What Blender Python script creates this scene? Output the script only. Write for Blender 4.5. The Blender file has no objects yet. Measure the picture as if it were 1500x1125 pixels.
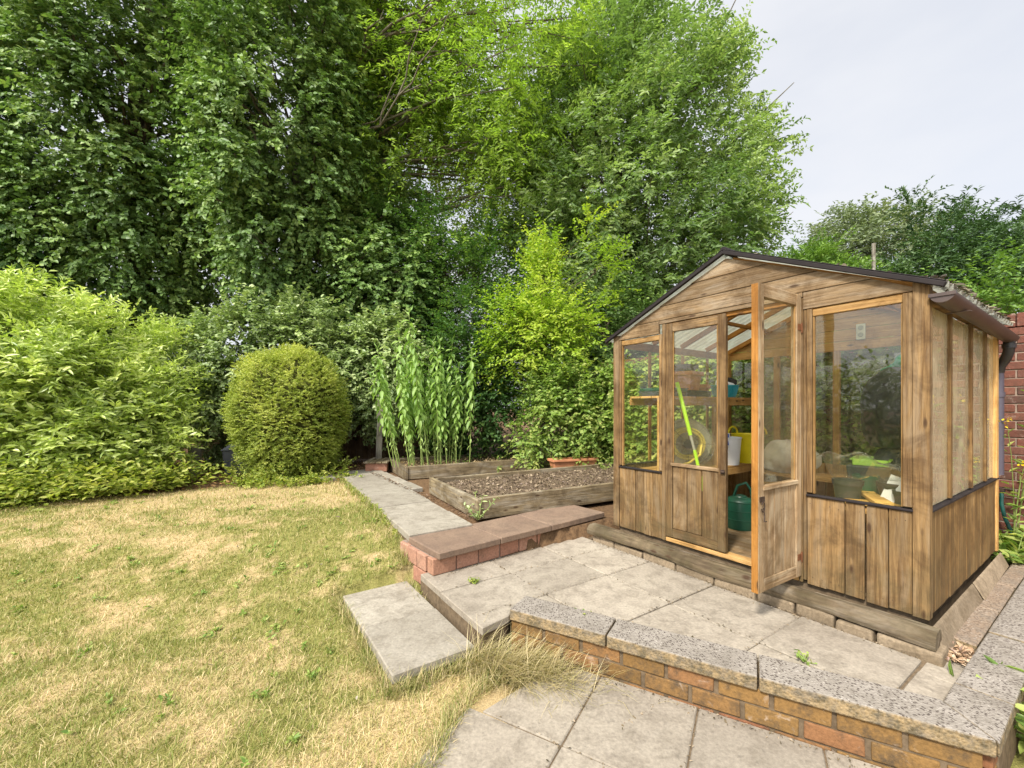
import bpy, math, random
import numpy as np
from mathutils import Matrix, Vector

random.seed(11)
rng = np.random.default_rng(11)
SC = bpy.context.scene
COL = SC.collection
R = math.radians
PI = math.pi

# ------------------------------------------------------------------ frames
# Camera stands at the origin looking along +Y; terrace paving is z = 0.
ANG = R(34.0)
U = np.array([-math.sin(ANG), math.cos(ANG)])      # along the greenhouse front (to the left and back)
V = np.array([math.cos(ANG), math.sin(ANG)])       # along the greenhouse side (to the right and back)
GC = np.array([2.244, 2.30])                       # front right corner of the greenhouse
CAMZ = 1.30

def G(b, a, z=0.0):
    p = GC + V * b + U * a
    return (p[0], p[1], z)

def to_ba(x, y):
    dx = x - GC[0]; dy = y - GC[1]
    return dx * V[0] + dy * V[1], dx * U[0] + dy * U[1]

# ------------------------------------------------------------------ objects
def tag(o, label=None, cat=None, group=None, kind=None):
    if label: o['label'] = label
    if cat: o['category'] = cat
    if group: o['group'] = group
    if kind: o['kind'] = kind
    return o

def thing(name, label, cat, loc=(0, 0, 0), rz=0.0, group=None):
    o = bpy.data.objects.new(name, None)
    COL.objects.link(o)
    o.empty_display_size = 0.1
    o.location = loc
    o.rotation_euler = (0, 0, rz)
    return tag(o, label, cat, group)

def copy_thing(root, loc, rz=0.0, label=None, scale=None):
    r = root.copy(); COL.objects.link(r)
    r.location = loc; r.rotation_euler = (0, 0, rz)
    if label: r['label'] = label
    if scale: r.scale = scale
    for ch in list(root.children):
        c = ch.copy(); COL.objects.link(c); c.parent = r
        for g in list(ch.children):
            d = g.copy(); COL.objects.link(d); d.parent = c
    return r

def nrm(v):
    v = np.asarray(v, float)
    return v / (np.linalg.norm(v) + 1e-12)

class MB:
    """collects shapes, then becomes ONE mesh object"""
    def __init__(s, M=None):
        s.v = []; s.f = []; s.uv = []; s.mi = []; s.rn = []; s.M = M
    def _add(s, vs, fs, uvs=None, mi=0, rn=None):
        o = len(s.v)
        if s.M is not None:
            vs = [tuple(s.M @ Vector(p)) for p in vs]
        s.v.extend([tuple(p) for p in vs])
        rn = random.random() if rn is None else rn
        for k, f in enumerate(fs):
            s.f.append([i + o for i in f])
            s.uv.append(uvs[k] if uvs else [(0.0, 0.0)] * len(f))
            s.mi.append(mi); s.rn.append(rn)
    def hexa(s, P, along, across, mi=0, rn=None):
        """8 corner points (bottom 4 ccw, top 4), with per-corner grain coordinates"""
        F = [(0, 3, 2, 1), (4, 5, 6, 7), (0, 1, 5, 4), (1, 2, 6, 5), (2, 3, 7, 6), (3, 0, 4, 7)]
        ou, ov = random.random() * 40, random.random() * 40
        uvs = [[(along[i] + ou, across[i] + ov) for i in f] for f in F]
        s._add(P, F, uvs, mi, rn)
    def box(s, x0, x1, y0, y1, z0, z1, grain=2, mi=0, rn=None, jit=0.0):
        P = [(x0, y0, z0), (x1, y0, z0), (x1, y1, z0), (x0, y1, z0),
             (x0, y0, z1), (x1, y0, z1), (x1, y1, z1), (x0, y1, z1)]
        if jit:
            P = [tuple(c + random.uniform(-jit, jit) for c in p) for p in P]
        oth = [i for i in (0, 1, 2) if i != grain]
        s.hexa(P, [p[grain] for p in P], [p[oth[0]] + p[oth[1]] * 1.01 for p in P], mi, rn)
    def board(s, p0, p1, w, t, up=(0, 0, 1), mi=0, rn=None):
        """bar from p0 to p1; w across (perpendicular to up), t along up"""
        p0 = np.array(p0, float); p1 = np.array(p1, float)
        d = nrm(p1 - p0); up = np.array(up, float)
        sd = nrm(np.cross(d, up)); uu = np.cross(sd, d)
        L = np.linalg.norm(p1 - p0)
        P = []; al = []; ac = []
        for q, l in ((p0, 0), (p1, L)):
            for a, b in ((-1, -1), (1, -1), (1, 1), (-1, 1)):
                P.append(tuple(q + sd * a * w / 2 + uu * b * t / 2)); al.append(l); ac.append(a * w / 2 + b * t / 2 * 1.01)
        P = [P[i] for i in (0, 1, 2, 3, 4, 5, 6, 7)]
        F = [(0, 1, 2, 3), (7, 6, 5, 4), (1, 0, 4, 5), (2, 1, 5, 6), (3, 2, 6, 7), (0, 3, 7, 4)]
        ou, ov = random.random() * 40, random.random() * 40
        uvs = [[(al[i] + ou, ac[i] + ov) for i in f] for f in F]
        s._add(P, F, uvs, mi, rn)
    def prism(s, poly, z0, z1, mi=0, rn=None, grain=0):
        """poly: list of (x,y), counter-clockwise"""
        n = len(poly)
        vs = [(x, y, z0) for x, y in poly] + [(x, y, z1) for x, y in poly]
        fs = [tuple(range(n - 1, -1, -1)), tuple(range(n, 2 * n))]
        for i in range(n):
            j = (i + 1) % n
            fs.append((i, j, n + j, n + i))
        ou, ov = random.random() * 40, random.random() * 40
        uvs = [[(vs[i][grain] + ou, vs[i][1 - grain] + vs[i][2] + ov) for i in f] for f in fs]
        s._add(vs, fs, uvs, mi, rn)
    def tube(s, pts, rad, n=8, mi=0, rn=None, cap=True, squash=None):
        pts = [np.array(p, float) for p in pts]
        m = len(pts)
        if not hasattr(rad, '__len__'): rad = [rad] * m
        vs = []; ref = np.array([0.13, 0.31, 0.94]); ls = 0; al = []
        for i in range(m):
            d = nrm(pts[min(i + 1, m - 1)] - pts[max(i - 1, 0)])
            if abs(d @ ref) > 0.95: ref = np.array([0.9, 0.3, 0.1])
            a = nrm(np.cross(d, ref)); b = np.cross(d, a); ref = b if False else ref
            if i: ls += np.linalg.norm(pts[i] - pts[i - 1])
            for k in range(n):
                t = 2 * PI * k / n
                vs.append(tuple(pts[i] + (a * math.cos(t) + b * math.sin(t)) * rad[i])); al.append((ls, t * rad[0]))
        fs = []
        for i in range(m - 1):
            for k in range(n):
                k2 = (k + 1) % n
                fs.append((i * n + k, i * n + k2, (i + 1) * n + k2, (i + 1) * n + k))
        if cap:
            fs.append(tuple(range(n - 1, -1, -1))); fs.append(tuple((m - 1) * n + k for k in range(n)))
        ou = random.random() * 30
        uvs = [[(al[i][0] + ou, al[i][1]) for i in f] for f in fs]
        s._add(vs, fs, uvs, mi, rn)
    def lathe(s, prof, n=20, c=(0, 0, 0), mi=0, rn=None, sx=1.0, sy=1.0):
        """prof: list of (radius, z)"""
        vs = []; m = len(prof)
        for r, z in prof:
            for k in range(n):
                t = 2 * PI * k / n
                vs.append((c[0] + r * sx * math.cos(t), c[1] + r * sy * math.sin(t), c[2] + z))
        fs = []
        for i in range(m - 1):
            for k in range(n):
                k2 = (k + 1) % n
                fs.append((i * n + k, i * n + k2, (i + 1) * n + k2, (i + 1) * n + k))
        uvs = [[(vs[i][2], 0.1 * (i % n)) for i in f] for f in fs]
        s._add(vs, fs, uvs, mi, rn)
    def build(s, name, mats, parent=None, bevel=0.0, smooth=False, seg=1, loc=None):
        me = bpy.data.meshes.new(name)
        me.from_pydata(s.v, [], s.f)
        uvl = me.uv_layers.new(name='UVMap')
        uvl.data.foreach_set('uv', np.array([c for f in s.uv for q in f for c in q], dtype=np.float32))
        at = me.attributes.new('rnd', 'FLOAT', 'FACE')
        at.data.foreach_set('value', np.array(s.rn, dtype=np.float32))
        me.polygons.foreach_set('material_index', np.array(s.mi, dtype=np.int32))
        if not isinstance(mats, (list, tuple)): mats = [mats]
        for m in mats: me.materials.append(m)
        if smooth:
            me.polygons.foreach_set('use_smooth', np.ones(len(s.f), dtype=bool))
        me.update()
        o = bpy.data.objects.new(name, me)
        COL.objects.link(o)
        if parent is not None: o.parent = parent
        if loc is not None: o.location = loc
        if bevel:
            b = o.modifiers.new('bevel', 'BEVEL'); b.width = bevel; b.segments = seg
            b.limit_method = 'ANGLE'; b.angle_limit = R(40)
        if smooth:
            try:
                me.set_sharp_from_angle(angle=R(45))
            except Exception:
                pass
        return o

# ------------------------------------------------------------------ materials
class NT:
    def __init__(s, name):
        s.m = bpy.data.materials.new(name); s.m.use_nodes = True
        s.t = s.m.node_tree; s.t.nodes.clear()
        s.out = s.t.nodes.new('ShaderNodeOutputMaterial')
    def n(s, typ, **kw):
        nd = s.t.nodes.new('ShaderNode' + typ)
        for k, v in kw.items():
            setattr(nd, k, v)
        return nd
    def l(s, a, b): s.t.links.new(a, b)
    def val(s, sock, v):
        if hasattr(v, 'is_linked') or isinstance(v, bpy.types.NodeSocket): s.l(v, sock)
        elif isinstance(v, (tuple, list)) and len(v) == 3 and sock.type == 'RGBA': sock.default_value = (*v, 1)
        else: sock.default_value = v
    def math(s, op, a, b=0.0, clamp=False):
        nd = s.n('Math', operation=op); nd.use_clamp = clamp
        s.val(nd.inputs[0], a); s.val(nd.inputs[1], b)
        return nd.outputs[0]
    def mix(s, f, a, b, blend='MIX'):
        nd = s.n('Mix', data_type='RGBA', blend_type=blend)
        nd.clamp_factor = True
        s.val(nd.inputs[0], f); s.val(nd.inputs[6], a); s.val(nd.inputs[7], b)
        return nd.outputs[2]
    def ramp(s, f, lo, hi, a=0.0, b=1.0):
        nd = s.n('MapRange'); nd.clamp = True
        s.val(nd.inputs[0], f)
        nd.inputs[1].default_value = lo; nd.inputs[2].default_value = hi
        nd.inputs[3].default_value = a; nd.inputs[4].default_value = b
        return nd.outputs[0]
    def noise(s, vec, scale, detail=4, rough=0.55, dist=0.0, out=0):
        nd = s.n('TexNoise')
        if vec is not None: s.l(vec, nd.inputs['Vector'])
        nd.inputs['Scale'].default_value = scale; nd.inputs['Detail'].default_value = detail
        nd.inputs['Roughness'].default_value = rough; nd.inputs['Distortion'].default_value = dist
        return nd.outputs[out]
    def voro(s, vec, scale, feature='F1', out='Distance', rand=1.0):
        nd = s.n('TexVoronoi', feature=feature)
        if vec is not None: s.l(vec, nd.inputs['Vector'])
        nd.inputs['Scale'].default_value = scale
        nd.inputs['Randomness'].default_value = rand
        return nd.outputs[out]
    def map(s, vec, sc):
        nd = s.n('Mapping'); s.l(vec, nd.inputs[0]); nd.inputs['Scale'].default_value = sc
        return nd.outputs[0]
    def attr(s, name):
        nd = s.n('Attribute'); nd.attribute_name = name
        return nd.outputs['Fac']
    def pos(s): return s.n('NewGeometry').outputs['Position']
    def objc(s): return s.n('TexCoord').outputs['Object']
    def uv(s):
        nd = s.n('UVMap'); nd.uv_map = 'UVMap'; return nd.outputs[0]
    def bump(s, h, strength=0.3, dist=0.01):
        nd = s.n('Bump'); nd.inputs['Strength'].default_value = strength
        nd.inputs['Distance'].default_value = dist
        s.l(h, nd.inputs['Height']); return nd.outputs[0]
    def bsdf(s, col, rough=0.6, spec=0.4, normal=None, metal=0.0, **kw):
        nd = s.n('BsdfPrincipled')
        s.val(nd.inputs['Base Color'], col); s.val(nd.inputs['Roughness'], rough)
        nd.inputs['Specular IOR Level'].default_value = spec
        nd.inputs['Metallic'].default_value = metal
        for k, v in kw.items(): s.val(nd.inputs[k], v)
        if normal is not None: s.l(normal, nd.inputs['Normal'])
        return nd.outputs[0]
    def surf(s, sh):
        s.l(sh, s.out.inputs[0]); return s.m

def wood_mat(name, light, dark, grey, greyamt=0.5, algae=0.25, knots=True, rough=0.75, bright=(0.75, 1.2)):
    t = NT(name); uv = t.uv(); ob = t.pos()
    g1 = t.noise(t.map(uv, (2.2, 42, 1)), 1.0, 6, 0.62, 0.6)
    g2 = t.noise(t.map(uv, (3.5, 85, 1)), 1.0, 5, 0.7)
    f = t.math('ADD', t.math('MULTIPLY', t.ramp(g1, 0.36, 0.62), 0.55), t.math('MULTIPLY', t.ramp(g2, 0.38, 0.60), 0.55))
    c = t.mix(f, dark, light)
    wth = t.noise(t.map(uv, (1.6, 12, 1)), 1.0, 5, 0.65, 1.0)
    c = t.mix(t.math('MULTIPLY', t.ramp(wth, 0.47, 0.63), greyamt), c, grey)
    rn = t.attr('rnd')
    c = t.mix(1.0, c, t.ramp(rn, 0, 1, bright[0], bright[1]), 'MULTIPLY')
    st = t.noise(ob, 3.1, 5, 0.7, 0.5)
    c = t.mix(t.math('MULTIPLY', t.ramp(st, 0.45, 0.62), 0.68), c, (dark[0] * .62, dark[1] * .6, dark[2] * .55))
    sep = t.n('SeparateXYZ'); t.l(ob, sep.inputs[0])
    low = t.math('MULTIPLY', t.ramp(sep.outputs[2], 0.75, 0.12), t.ramp(t.noise(ob, 6, 5, 0.7), 0.38, 0.62))
    c = t.mix(t.math('MULTIPLY', low, algae), c, (0.075, 0.062, 0.028))
    h = f
    if knots:
        kv = t.map(uv, (3.9, 12, 1))
        nd = t.n('TexVoronoi', feature='F1'); t.l(kv, nd.inputs['Vector']); nd.inputs['Scale'].default_value = 1.0
        sp = t.n('SeparateColor'); t.l(nd.outputs['Color'], sp.inputs[0])
        k = t.math('MULTIPLY', t.ramp(nd.outputs['Distance'], 0.16, 0.08), t.math('GREATER_THAN', sp.outputs[0], 0.40))
        c = t.mix(t.math('MULTIPLY', k, 0.85), c, (0.045, 0.022, 0.010))
    return t.surf(t.bsdf(c, rough, 0.25, t.bump(h, 0.7, 0.004)))

def leaf_mat(name, c0, c1, c2, trans=0.3, rough=0.42, spec=0.45, back=1.25):
    """c0 dark, c1 mid, c2 light leaf; which one is a property of each leaf"""
    t = NT(name); r = t.attr('rnd')
    nd = t.n('ValToRGB'); t.l(r, nd.inputs[0])
    e = nd.color_ramp.elements
    e[0].position = 0.0; e[0].color = (*c0, 1); e[1].position = 1.0; e[1].color = (*c2, 1)
    m = nd.color_ramp.elements.new(0.5); m.color = (*c1, 1)
    c = nd.outputs[0]
    bf = t.n('NewGeometry').outputs['Backfacing']
    cb = t.mix(bf, c, t.mix(1.0, c, (back, back, back * 1.25), 'MULTIPLY'))
    a = t.bsdf(cb, rough, spec)
    tr = t.n('BsdfTranslucent'); t.l(t.mix(1.0, c, (1.35, 1.5, 0.7), 'MULTIPLY'), tr.inputs[0])
    mx = t.n('MixShader'); mx.inputs[0].default_value = trans
    t.l(a, mx.inputs[1]); t.l(tr.outputs[0], mx.inputs[2])
    return t.surf(mx.outputs[0])

def plain(name, col, rough=0.5, spec=0.4, metal=0.0, var=0.15, scale=8, bump=0.0):
    t = NT(name); ob = t.objc()
    n = t.noise(ob, scale, 5, 0.6)
    c = t.mix(1.0, col, t.ramp(n, 0.25, 0.75, 1 - var, 1 + var), 'MULTIPLY')
    nb = t.bump(n, bump, 0.01) if bump else None
    return t.surf(t.bsdf(c, rough, spec, nb, metal))

def slab_mat(name, c0, c1, stain, speck=0.35):
    t = NT(name); p = t.pos(); rn = t.attr('rnd')
    big = t.noise(p, 1.9, 6, 0.66, 0.8)
    fine = t.noise(p, 60, 4, 0.7)
    mid = t.noise(p, 9, 6, 0.7, 0.4)
    c = t.mix(t.ramp(big, 0.32, 0.68), c0, c1)
    c = t.mix(1.0, c, t.ramp(rn, 0, 1, 0.84, 1.13), 'MULTIPLY')
    c = t.mix(t.math('MULTIPLY', t.ramp(mid, 0.46, 0.66), 0.6), c, stain)
    sp = t.ramp(t.voro(p, 95), 0.12, 0.30)
    c = t.mix(t.math('MULTIPLY', t.math('MULTIPLY', sp, -1.0), 1.0), c, c)
    c = t.mix(1.0, c, t.ramp(fine, 0.3, 0.7, 1 - speck, 1 + speck * .8), 'MULTIPLY')
    blot = t.ramp(t.noise(p, 26, 3, 0.6), 0.62, 0.72)
    c = t.mix(t.math('MULTIPLY', blot, 0.35), c, (0.07, 0.062, 0.052))
    h = t.math('ADD', t.math('MULTIPLY', fine, 0.5), mid)
    return t.surf(t.bsdf(c, 0.85, 0.2, t.bump(h, 0.45, 0.006)))

def aggregate_mat(name, base, pale, darkc):
    t = NT(name); p = t.pos()
    w = t.n('TexVoronoi', feature='F1'); t.l(p, w.inputs['Vector']); w.inputs['Scale'].default_value = 86
    sp = t.n('SeparateColor'); t.l(w.outputs['Color'], sp.inputs[0])
    d = w.outputs['Distance']
    c = t.mix(t.ramp(t.noise(p, 4, 5, 0.6), 0.3, 0.7), base, pale)
    stone = t.math('MULTIPLY', t.ramp(d, 0.5, 0.32), t.ramp(t.noise(p, 11, 4, .6), .36, .6))
    isdark = t.math('GREATER_THAN', sp.outputs[0], 0.5)
    pit = t.ramp(d, 0.5, 0.34)
    c = t.mix(t.math('MULTIPLY', pit, isdark), c, darkc)
    c = t.mix(t.math('MULTIPLY', t.ramp(t.noise(p, 75, 4, .7), .55, .68), .75), c, darkc)
    isl = t.math('LESS_THAN', sp.outputs[0], 0.22)
    c = t.mix(t.math('MULTIPLY', t.math('MULTIPLY', stone, isl), 0.6), c, (0.40, 0.365, 0.32))
    lich = t.ramp(t.noise(p, 12, 6, 0.75), 0.47, 0.62)
    nz = t.n('SeparateXYZ'); t.l(t.n('NewGeometry').outputs['Normal'], nz.inputs[0])
    side = t.ramp(nz.outputs[2], 0.7, 0.2)
    moss = t.mix(t.ramp(t.noise(p, 22, 6, 0.75), 0.4, 0.6), (0.30, 0.21, 0.10), (0.085, 0.065, 0.03))
    c = t.mix(t.math('MULTIPLY', side, 0.85), c, moss)
    c = t.mix(t.math('MULTIPLY', lich, 0.5), c, (0.15, 0.13, 0.105))
    return t.surf(t.bsdf(c, 0.85, 0.25, t.bump(t.math('SUBTRACT', 1.0, d), 0.6, 0.006)))

def brick_mat(name, cols, soot=0.4):
    t = NT(name); p = t.pos(); rn = t.attr('rnd')
    nd = t.n('ValToRGB'); t.l(rn, nd.inputs[0]); nd.color_ramp.interpolation = 'LINEAR'
    e = nd.color_ramp.elements
    e[0].position = 0; e[0].color = (*cols[0], 1); e[1].position = 1; e[1].color = (*cols[-1], 1)
    for i, cc in enumerate(cols[1:-1]):
        x = nd.color_ramp.elements.new((i + 1) / (len(cols) - 1)); x.color = (*cc, 1)
    n1 = t.noise(p, 14, 6, 0.7); n2 = t.noise(p, 70, 4, 0.7)
    c = t.mix(1.0, nd.outputs[0], t.ramp(n2, 0.25, 0.75, 0.7, 1.3), 'MULTIPLY')
    c = t.mix(t.math('MULTIPLY', t.ramp(n1, 0.48, 0.68), soot), c, (0.06, 0.045, 0.03))
    c = t.mix(t.math('MULTIPLY', t.ramp(t.noise(p, 9, 5, 0.7, 1.0), 0.6, 0.7), 0.35), c, (0.5, 0.42, 0.35))
    return t.surf(t.bsdf(c, 0.85, 0.2, t.bump(t.math('ADD', n1, n2), 0.4, 0.006)))

def glass_mat(name, tint, dirt=0.08, f0=0.055, dirtcol=(0.45, 0.42, 0.30)):
    t = NT(name)
    lw = t.n('LayerWeight'); lw.inputs[0].default_value = 0.5
    s5 = t.math('POWER', lw.outputs['Facing'], 5.0)
    F = t.math('ADD', t.math('MULTIPLY', s5, 0.6), f0)
    tr = t.n('BsdfTransparent'); tr.inputs[0].default_value = (*tint, 1)
    gl = t.n('BsdfGlossy'); gl.inputs['Roughness'].default_value = 0.015; gl.inputs['Color'].default_value = (1, 1, 1, 1)
    wob = t.noise(t.pos(), 3.5, 2, 0.5)
    t.l(t.bump(wob, 0.10, 0.02), gl.inputs['Normal'])
    df = t.n('BsdfDiffuse'); df.inputs[0].default_value = (*dirtcol, 1)
    tl = t.n('BsdfTranslucent'); tl.inputs[0].default_value = (*dirtcol, 1)
    dm = t.n('MixShader'); dm.inputs[0].default_value = 0.5
    t.l(df.outputs[0], dm.inputs[1]); t.l(tl.outputs[0], dm.inputs[2])
    d = t.ramp(t.noise(t.map(t.pos(), (1, 1, .6)), 5, 6, 0.7), 0.3, 0.75, dirt * 0.5, dirt * 1.8)
    m1 = t.n('MixShader'); t.l(d, m1.inputs[0]); t.l(tr.outputs[0], m1.inputs[1]); t.l(dm.outputs[0], m1.inputs[2])
    m2 = t.n('MixShader'); t.l(F, m2.inputs[0]); t.l(m1.outputs[0], m2.inputs[1]); t.l(gl.outputs[0], m2.inputs[2])
    return t.surf(m2.outputs[0])

# ------------------------------------------------------------------ noise for scatter
def vnoise(x, y, scale, seed=0):
    """smooth value noise on arrays"""
    x = np.asarray(x) * scale; y = np.asarray(y) * scale
    xi = np.floor(x).astype(np.int64); yi = np.floor(y).astype(np.int64)
    fx = x - xi; fy = y - yi
    fx = fx * fx * (3 - 2 * fx); fy = fy * fy * (3 - 2 * fy)
    def h(a, b):
        n = (a * 374761393 + b * 668265263 + seed * 974634777) & 0x7fffffff
        n = ((n ^ (n >> 13)) * 1274126177) & 0x7fffffff
        return ((n ^ (n >> 16)) & 0xffff) / 65535.0
    return (h(xi, yi) * (1 - fx) + h(xi + 1, yi) * fx) * (1 - fy) + (h(xi, yi + 1) * (1 - fx) + h(xi + 1, yi + 1) * fx) * fy

def fbm(x, y, scale, seed=0, oct=3):
    s = 0; a = 1; t = 0
    for k in range(oct):
        s = s + a * vnoise(x, y, scale * 2 ** k, seed + k); t += a; a *= 0.55
    return s / t

def sstep(a, b, x):
    t = np.clip((np.asarray(x, float) - a) / (b - a), 0, 1)
    return t * t * (3 - 2 * t)

# ------------------------------------------------------------------ leaves
T4 = (np.array([(0, 0, 0), (.5, .42, .10), (0, 1, -.06), (-.5, .42, .10)]), [(0, 1, 2), (0, 2, 3)])
T5 = (np.array([(0, 0, 0), (.46, .30, .08), (.34, .68, .04), (0, 1, -.10), (-.34, .68, .04), (-.46, .30, .08)]),
      [(0, 1, 2, 3), (0, 3, 4, 5)])
T7 = (np.array([(0, 0, 0), (.42, .28, .09), (.44, .6, .05), (0, 1, -.16), (-.44, .6, .05), (-.42, .28, .09), (0, .45, .0)]),
      [(0, 1, 2, 6), (6, 2, 3), (6, 3, 4), (0, 6, 4, 5)])

def unit(a):
    return a / (np.linalg.norm(a, axis=1, keepdims=True) + 1e-9)

def leaf_object(name, P, D, N, L, W, mat, tmpl=T4, rnd=None, parent=None):
    tv, tf = tmpl
    n = len(P); k = len(tv)
    D = unit(D)
    S = unit(np.cross(D, N)); N2 = np.cross(S, D)
    L = np.broadcast_to(L, (n,)); W = np.broadcast_to(W, (n,))
    vs = (P[:, None, :] + S[:, None, :] * (tv[None, :, 0:1] * W[:, None, None])
          + D[:, None, :] * (tv[None, :, 1:2] * L[:, None, None])
          + N2[:, None, :] * (tv[None, :, 2:3] * L[:, None, None]))
    vs = vs.reshape(-1, 3).astype(np.float32)
    loops = []; starts = []; tot = 0
    for f in tf:
        starts.append(tot); loops.extend(f); tot += len(f)
    loops = np.array(loops); starts = np.array(starts)
    LI = (loops[None, :] + (np.arange(n) * k)[:, None]).reshape(-1).astype(np.int32)
    LS = (starts[None, :] + (np.arange(n) * tot)[:, None]).reshape(-1).astype(np.int32)
    me = bpy.data.meshes.new(name)
    me.vertices.add(n * k); me.vertices.foreach_set('co', vs.reshape(-1))
    me.loops.add(len(LI)); me.loops.foreach_set('vertex_index', LI)
    me.polygons.add(len(LS)); me.polygons.foreach_set('loop_start', LS)
    if rnd is None: rnd = rng.random(n)
    at = me.attributes.new('rnd', 'FLOAT', 'POINT')
    at.data.foreach_set('value', np.repeat(rnd, k).astype(np.float32))
    me.update(calc_edges=True); me.validate()
    me.materials.append(mat)
    o = bpy.data.objects.new(name, me); COL.objects.link(o)
    if parent is not None: o.parent = parent
    return o

def env_fn(seed, amp):
    r = np.random.default_rng(seed)
    W_ = r.normal(size=(7, 3)) * 2.6; ph = r.random(7) * 6.28
    def f(d):
        return 1 + amp * np.sin(d @ W_.T + ph).sum(1) / 2.6
    return f

UPV = np.array([0.0, 0.0, 1.0])

def spray(base, tdir, tlen, out, n_leaf, L, W, droop=0.15, leafdroop=0.2, spread=0.8, upn=1.0, jitn=0.5, t0=0.15):
    """leaves set alternately along each twig; returns P, D, N, L, W"""
    m = len(base)
    t = (np.linspace(t0, 1, n_leaf)[None, :] + rng.normal(size=(m, n_leaf)) * 0.03)
    P = base[:, None, :] + tdir[:, None, :] * (tlen[:, None] * t)[:, :, None]
    P[:, :, 2] -= droop * (t ** 2) * tlen[:, None]
    side = unit(np.cross(tdir, UPV + rng.normal(size=(m, 3)) * 0.25))
    sg = np.where(np.arange(n_leaf) % 2 == 0, 1.0, -1.0)[None, :, None]
    D = tdir[:, None, :] * 0.6 + side[:, None, :] * sg * spread + rng.normal(size=(m, n_leaf, 3)) * 0.28
    D[:, :, 2] -= leafdroop
    N = UPV[None, None, :] * upn + out[:, None, :] * 0.6 + rng.normal(size=(m, n_leaf, 3)) * jitn
    k = m * n_leaf
    LL = L * rng.uniform(0.5, 1.3, k); WW = W * rng.uniform(0.75, 1.15, k)
    return P.reshape(-1, 3), D.reshape(-1, 3), N.reshape(-1, 3), LL, WW

def clumps(center, rad, n, seed, amp=0.2, shell=0.45, back=0.45, zmin=None, flat=None):
    """clump centres through a lumpy ellipsoid; fewer on the side that faces away"""
    d = unit(rng.normal(size=(int(n * 2.2), 3)))
    r = rng.random(len(d)) ** shell
    e = env_fn(seed, amp)(d)
    c = np.array(center) + d * np.array(rad) * (r * e)[:, None]
    tc = nrm(np.array([-center[0], -center[1], 0.0]))
    keep = (d @ tc > -0.25) | (rng.random(len(d)) < back)
    if zmin is not None: keep &= c[:, 2] > zmin
    c = c[keep][:n]; d = d[keep][:n]
    return c, d

def foliage(name, mat, C, DIR, clump_r, n_twig, n_leaf, twig, L, W, outb=0.8, up=0.3, tmpl=T4, parent=None,
            droop=0.15, leafdroop=0.2, spread=0.8, upn=1.0, jitn=0.5, zmin=None, tone=0.5):
    m = len(C)
    c = np.repeat(C, n_twig, 0); o = np.repeat(DIR, n_twig, 0)
    tn = np.repeat(rng.random(m), n_twig)
    q = unit(rng.normal(size=(len(c), 3)))
    base = c + q * (clump_r * rng.random(len(c)) ** 0.6)[:, None] * 0.6
    td = unit(q * 0.9 + o * outb + UPV * up + rng.normal(size=q.shape) * 0.3)
    tl = twig * rng.uniform(0.6, 1.35, len(c))
    P, D, N, LL, WW = spray(base, td, tl, o, n_leaf, L, W, droop, leafdroop, spread, upn, jitn)
    rn = np.clip(np.repeat(tn, n_leaf) * tone + rng.random(len(P)) * (1 - tone), 0, 1)
    if zmin is not None:
        k = P[:, 2] > zmin
        P, D, N, LL, WW, rn = P[k], D[k], N[k], LL[k], WW[k], rn[k]
    return leaf_object(name, P, D, N, LL, WW, mat, tmpl, rn, parent)

def limb_pts(p0, p1, n=7, wob=0.06, sag=0.0, seed=None):
    p0 = np.array(p0, float); p1 = np.array(p1, float)
    L = np.linalg.norm(p1 - p0)
    r = np.random.default_rng(seed if seed is not None else random.randrange(1 << 30))
    pts = []
    off = np.zeros(3)
    for i in range(n):
        t = i / (n - 1)
        off = off * 0.7 + r.normal(size=3) * wob * L * (0.5 if 0 < i < n - 1 else 0)
        pts.append(p0 + (p1 - p0) * t + off * math.sin(PI * t) + np.array([0, 0, sag * L * math.sin(PI * t)]))
    return pts

def taper(r0, r1, n): return [r0 + (r1 - r0) * (i / (n - 1)) ** 0.8 for i in range(n)]
# ------------------------------------------------------------------ palette
M_WOOD = wood_mat('weathered_wood', (0.272, 0.168, 0.070), (0.090, 0.046, 0.017), (0.289, 0.220, 0.140), 0.45, 0.6, bright=(0.7, 1.15))
M_WOODP = wood_mat('bleached_wood', (0.289, 0.199, 0.108), (0.130, 0.076, 0.033), (0.340, 0.278, 0.202), 0.55, 0.4, bright=(0.72, 1.12))
M_HONEY = wood_mat('honey_wood', (0.56, 0.34, 0.13), (0.36, 0.185, 0.05), (0.58, 0.40, 0.20), 0.25, 0.15, bright=(0.8, 1.15))
M_ORANGE = wood_mat('orange_wood', (0.377, 0.172, 0.037), (0.246, 0.098, 0.015), (0.394, 0.213, 0.066), 0.25, 0.1, bright=(0.85, 1.1))
M_SIDE = wood_mat('tan_wood', (0.286, 0.170, 0.062), (0.116, 0.059, 0.020), (0.256, 0.182, 0.096), 0.4, 0.5, bright=(0.62, 1.2))
M_DOOR = wood_mat('pale_door_wood', (0.40, 0.28, 0.16), (0.18, 0.105, 0.045), (0.45, 0.365, 0.25), 0.6, 0.3, bright=(0.85, 1.1))
M_BEAD = wood_mat('glazing_bead_wood', (0.340, 0.200, 0.072), (0.212, 0.111, 0.032), (0.357, 0.246, 0.128), 0.3, 0.1)
M_LOG = wood_mat('old_log', (0.183, 0.136, 0.082), (0.055, 0.036, 0.020), (0.234, 0.199, 0.152), 0.7, 0.5, bright=(0.9, 1.0))
M_SLEEPER = wood_mat('bed_board', (0.289, 0.225, 0.132), (0.106, 0.076, 0.043), (0.340, 0.306, 0.246), 0.55, 0.2, bright=(0.85, 1.1))
M_GREYWOOD = wood_mat('grey_wood', (0.27, 0.245, 0.20), (0.11, 0.095, 0.07), (0.34, 0.32, 0.28), 0.6, 0.1)
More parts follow.
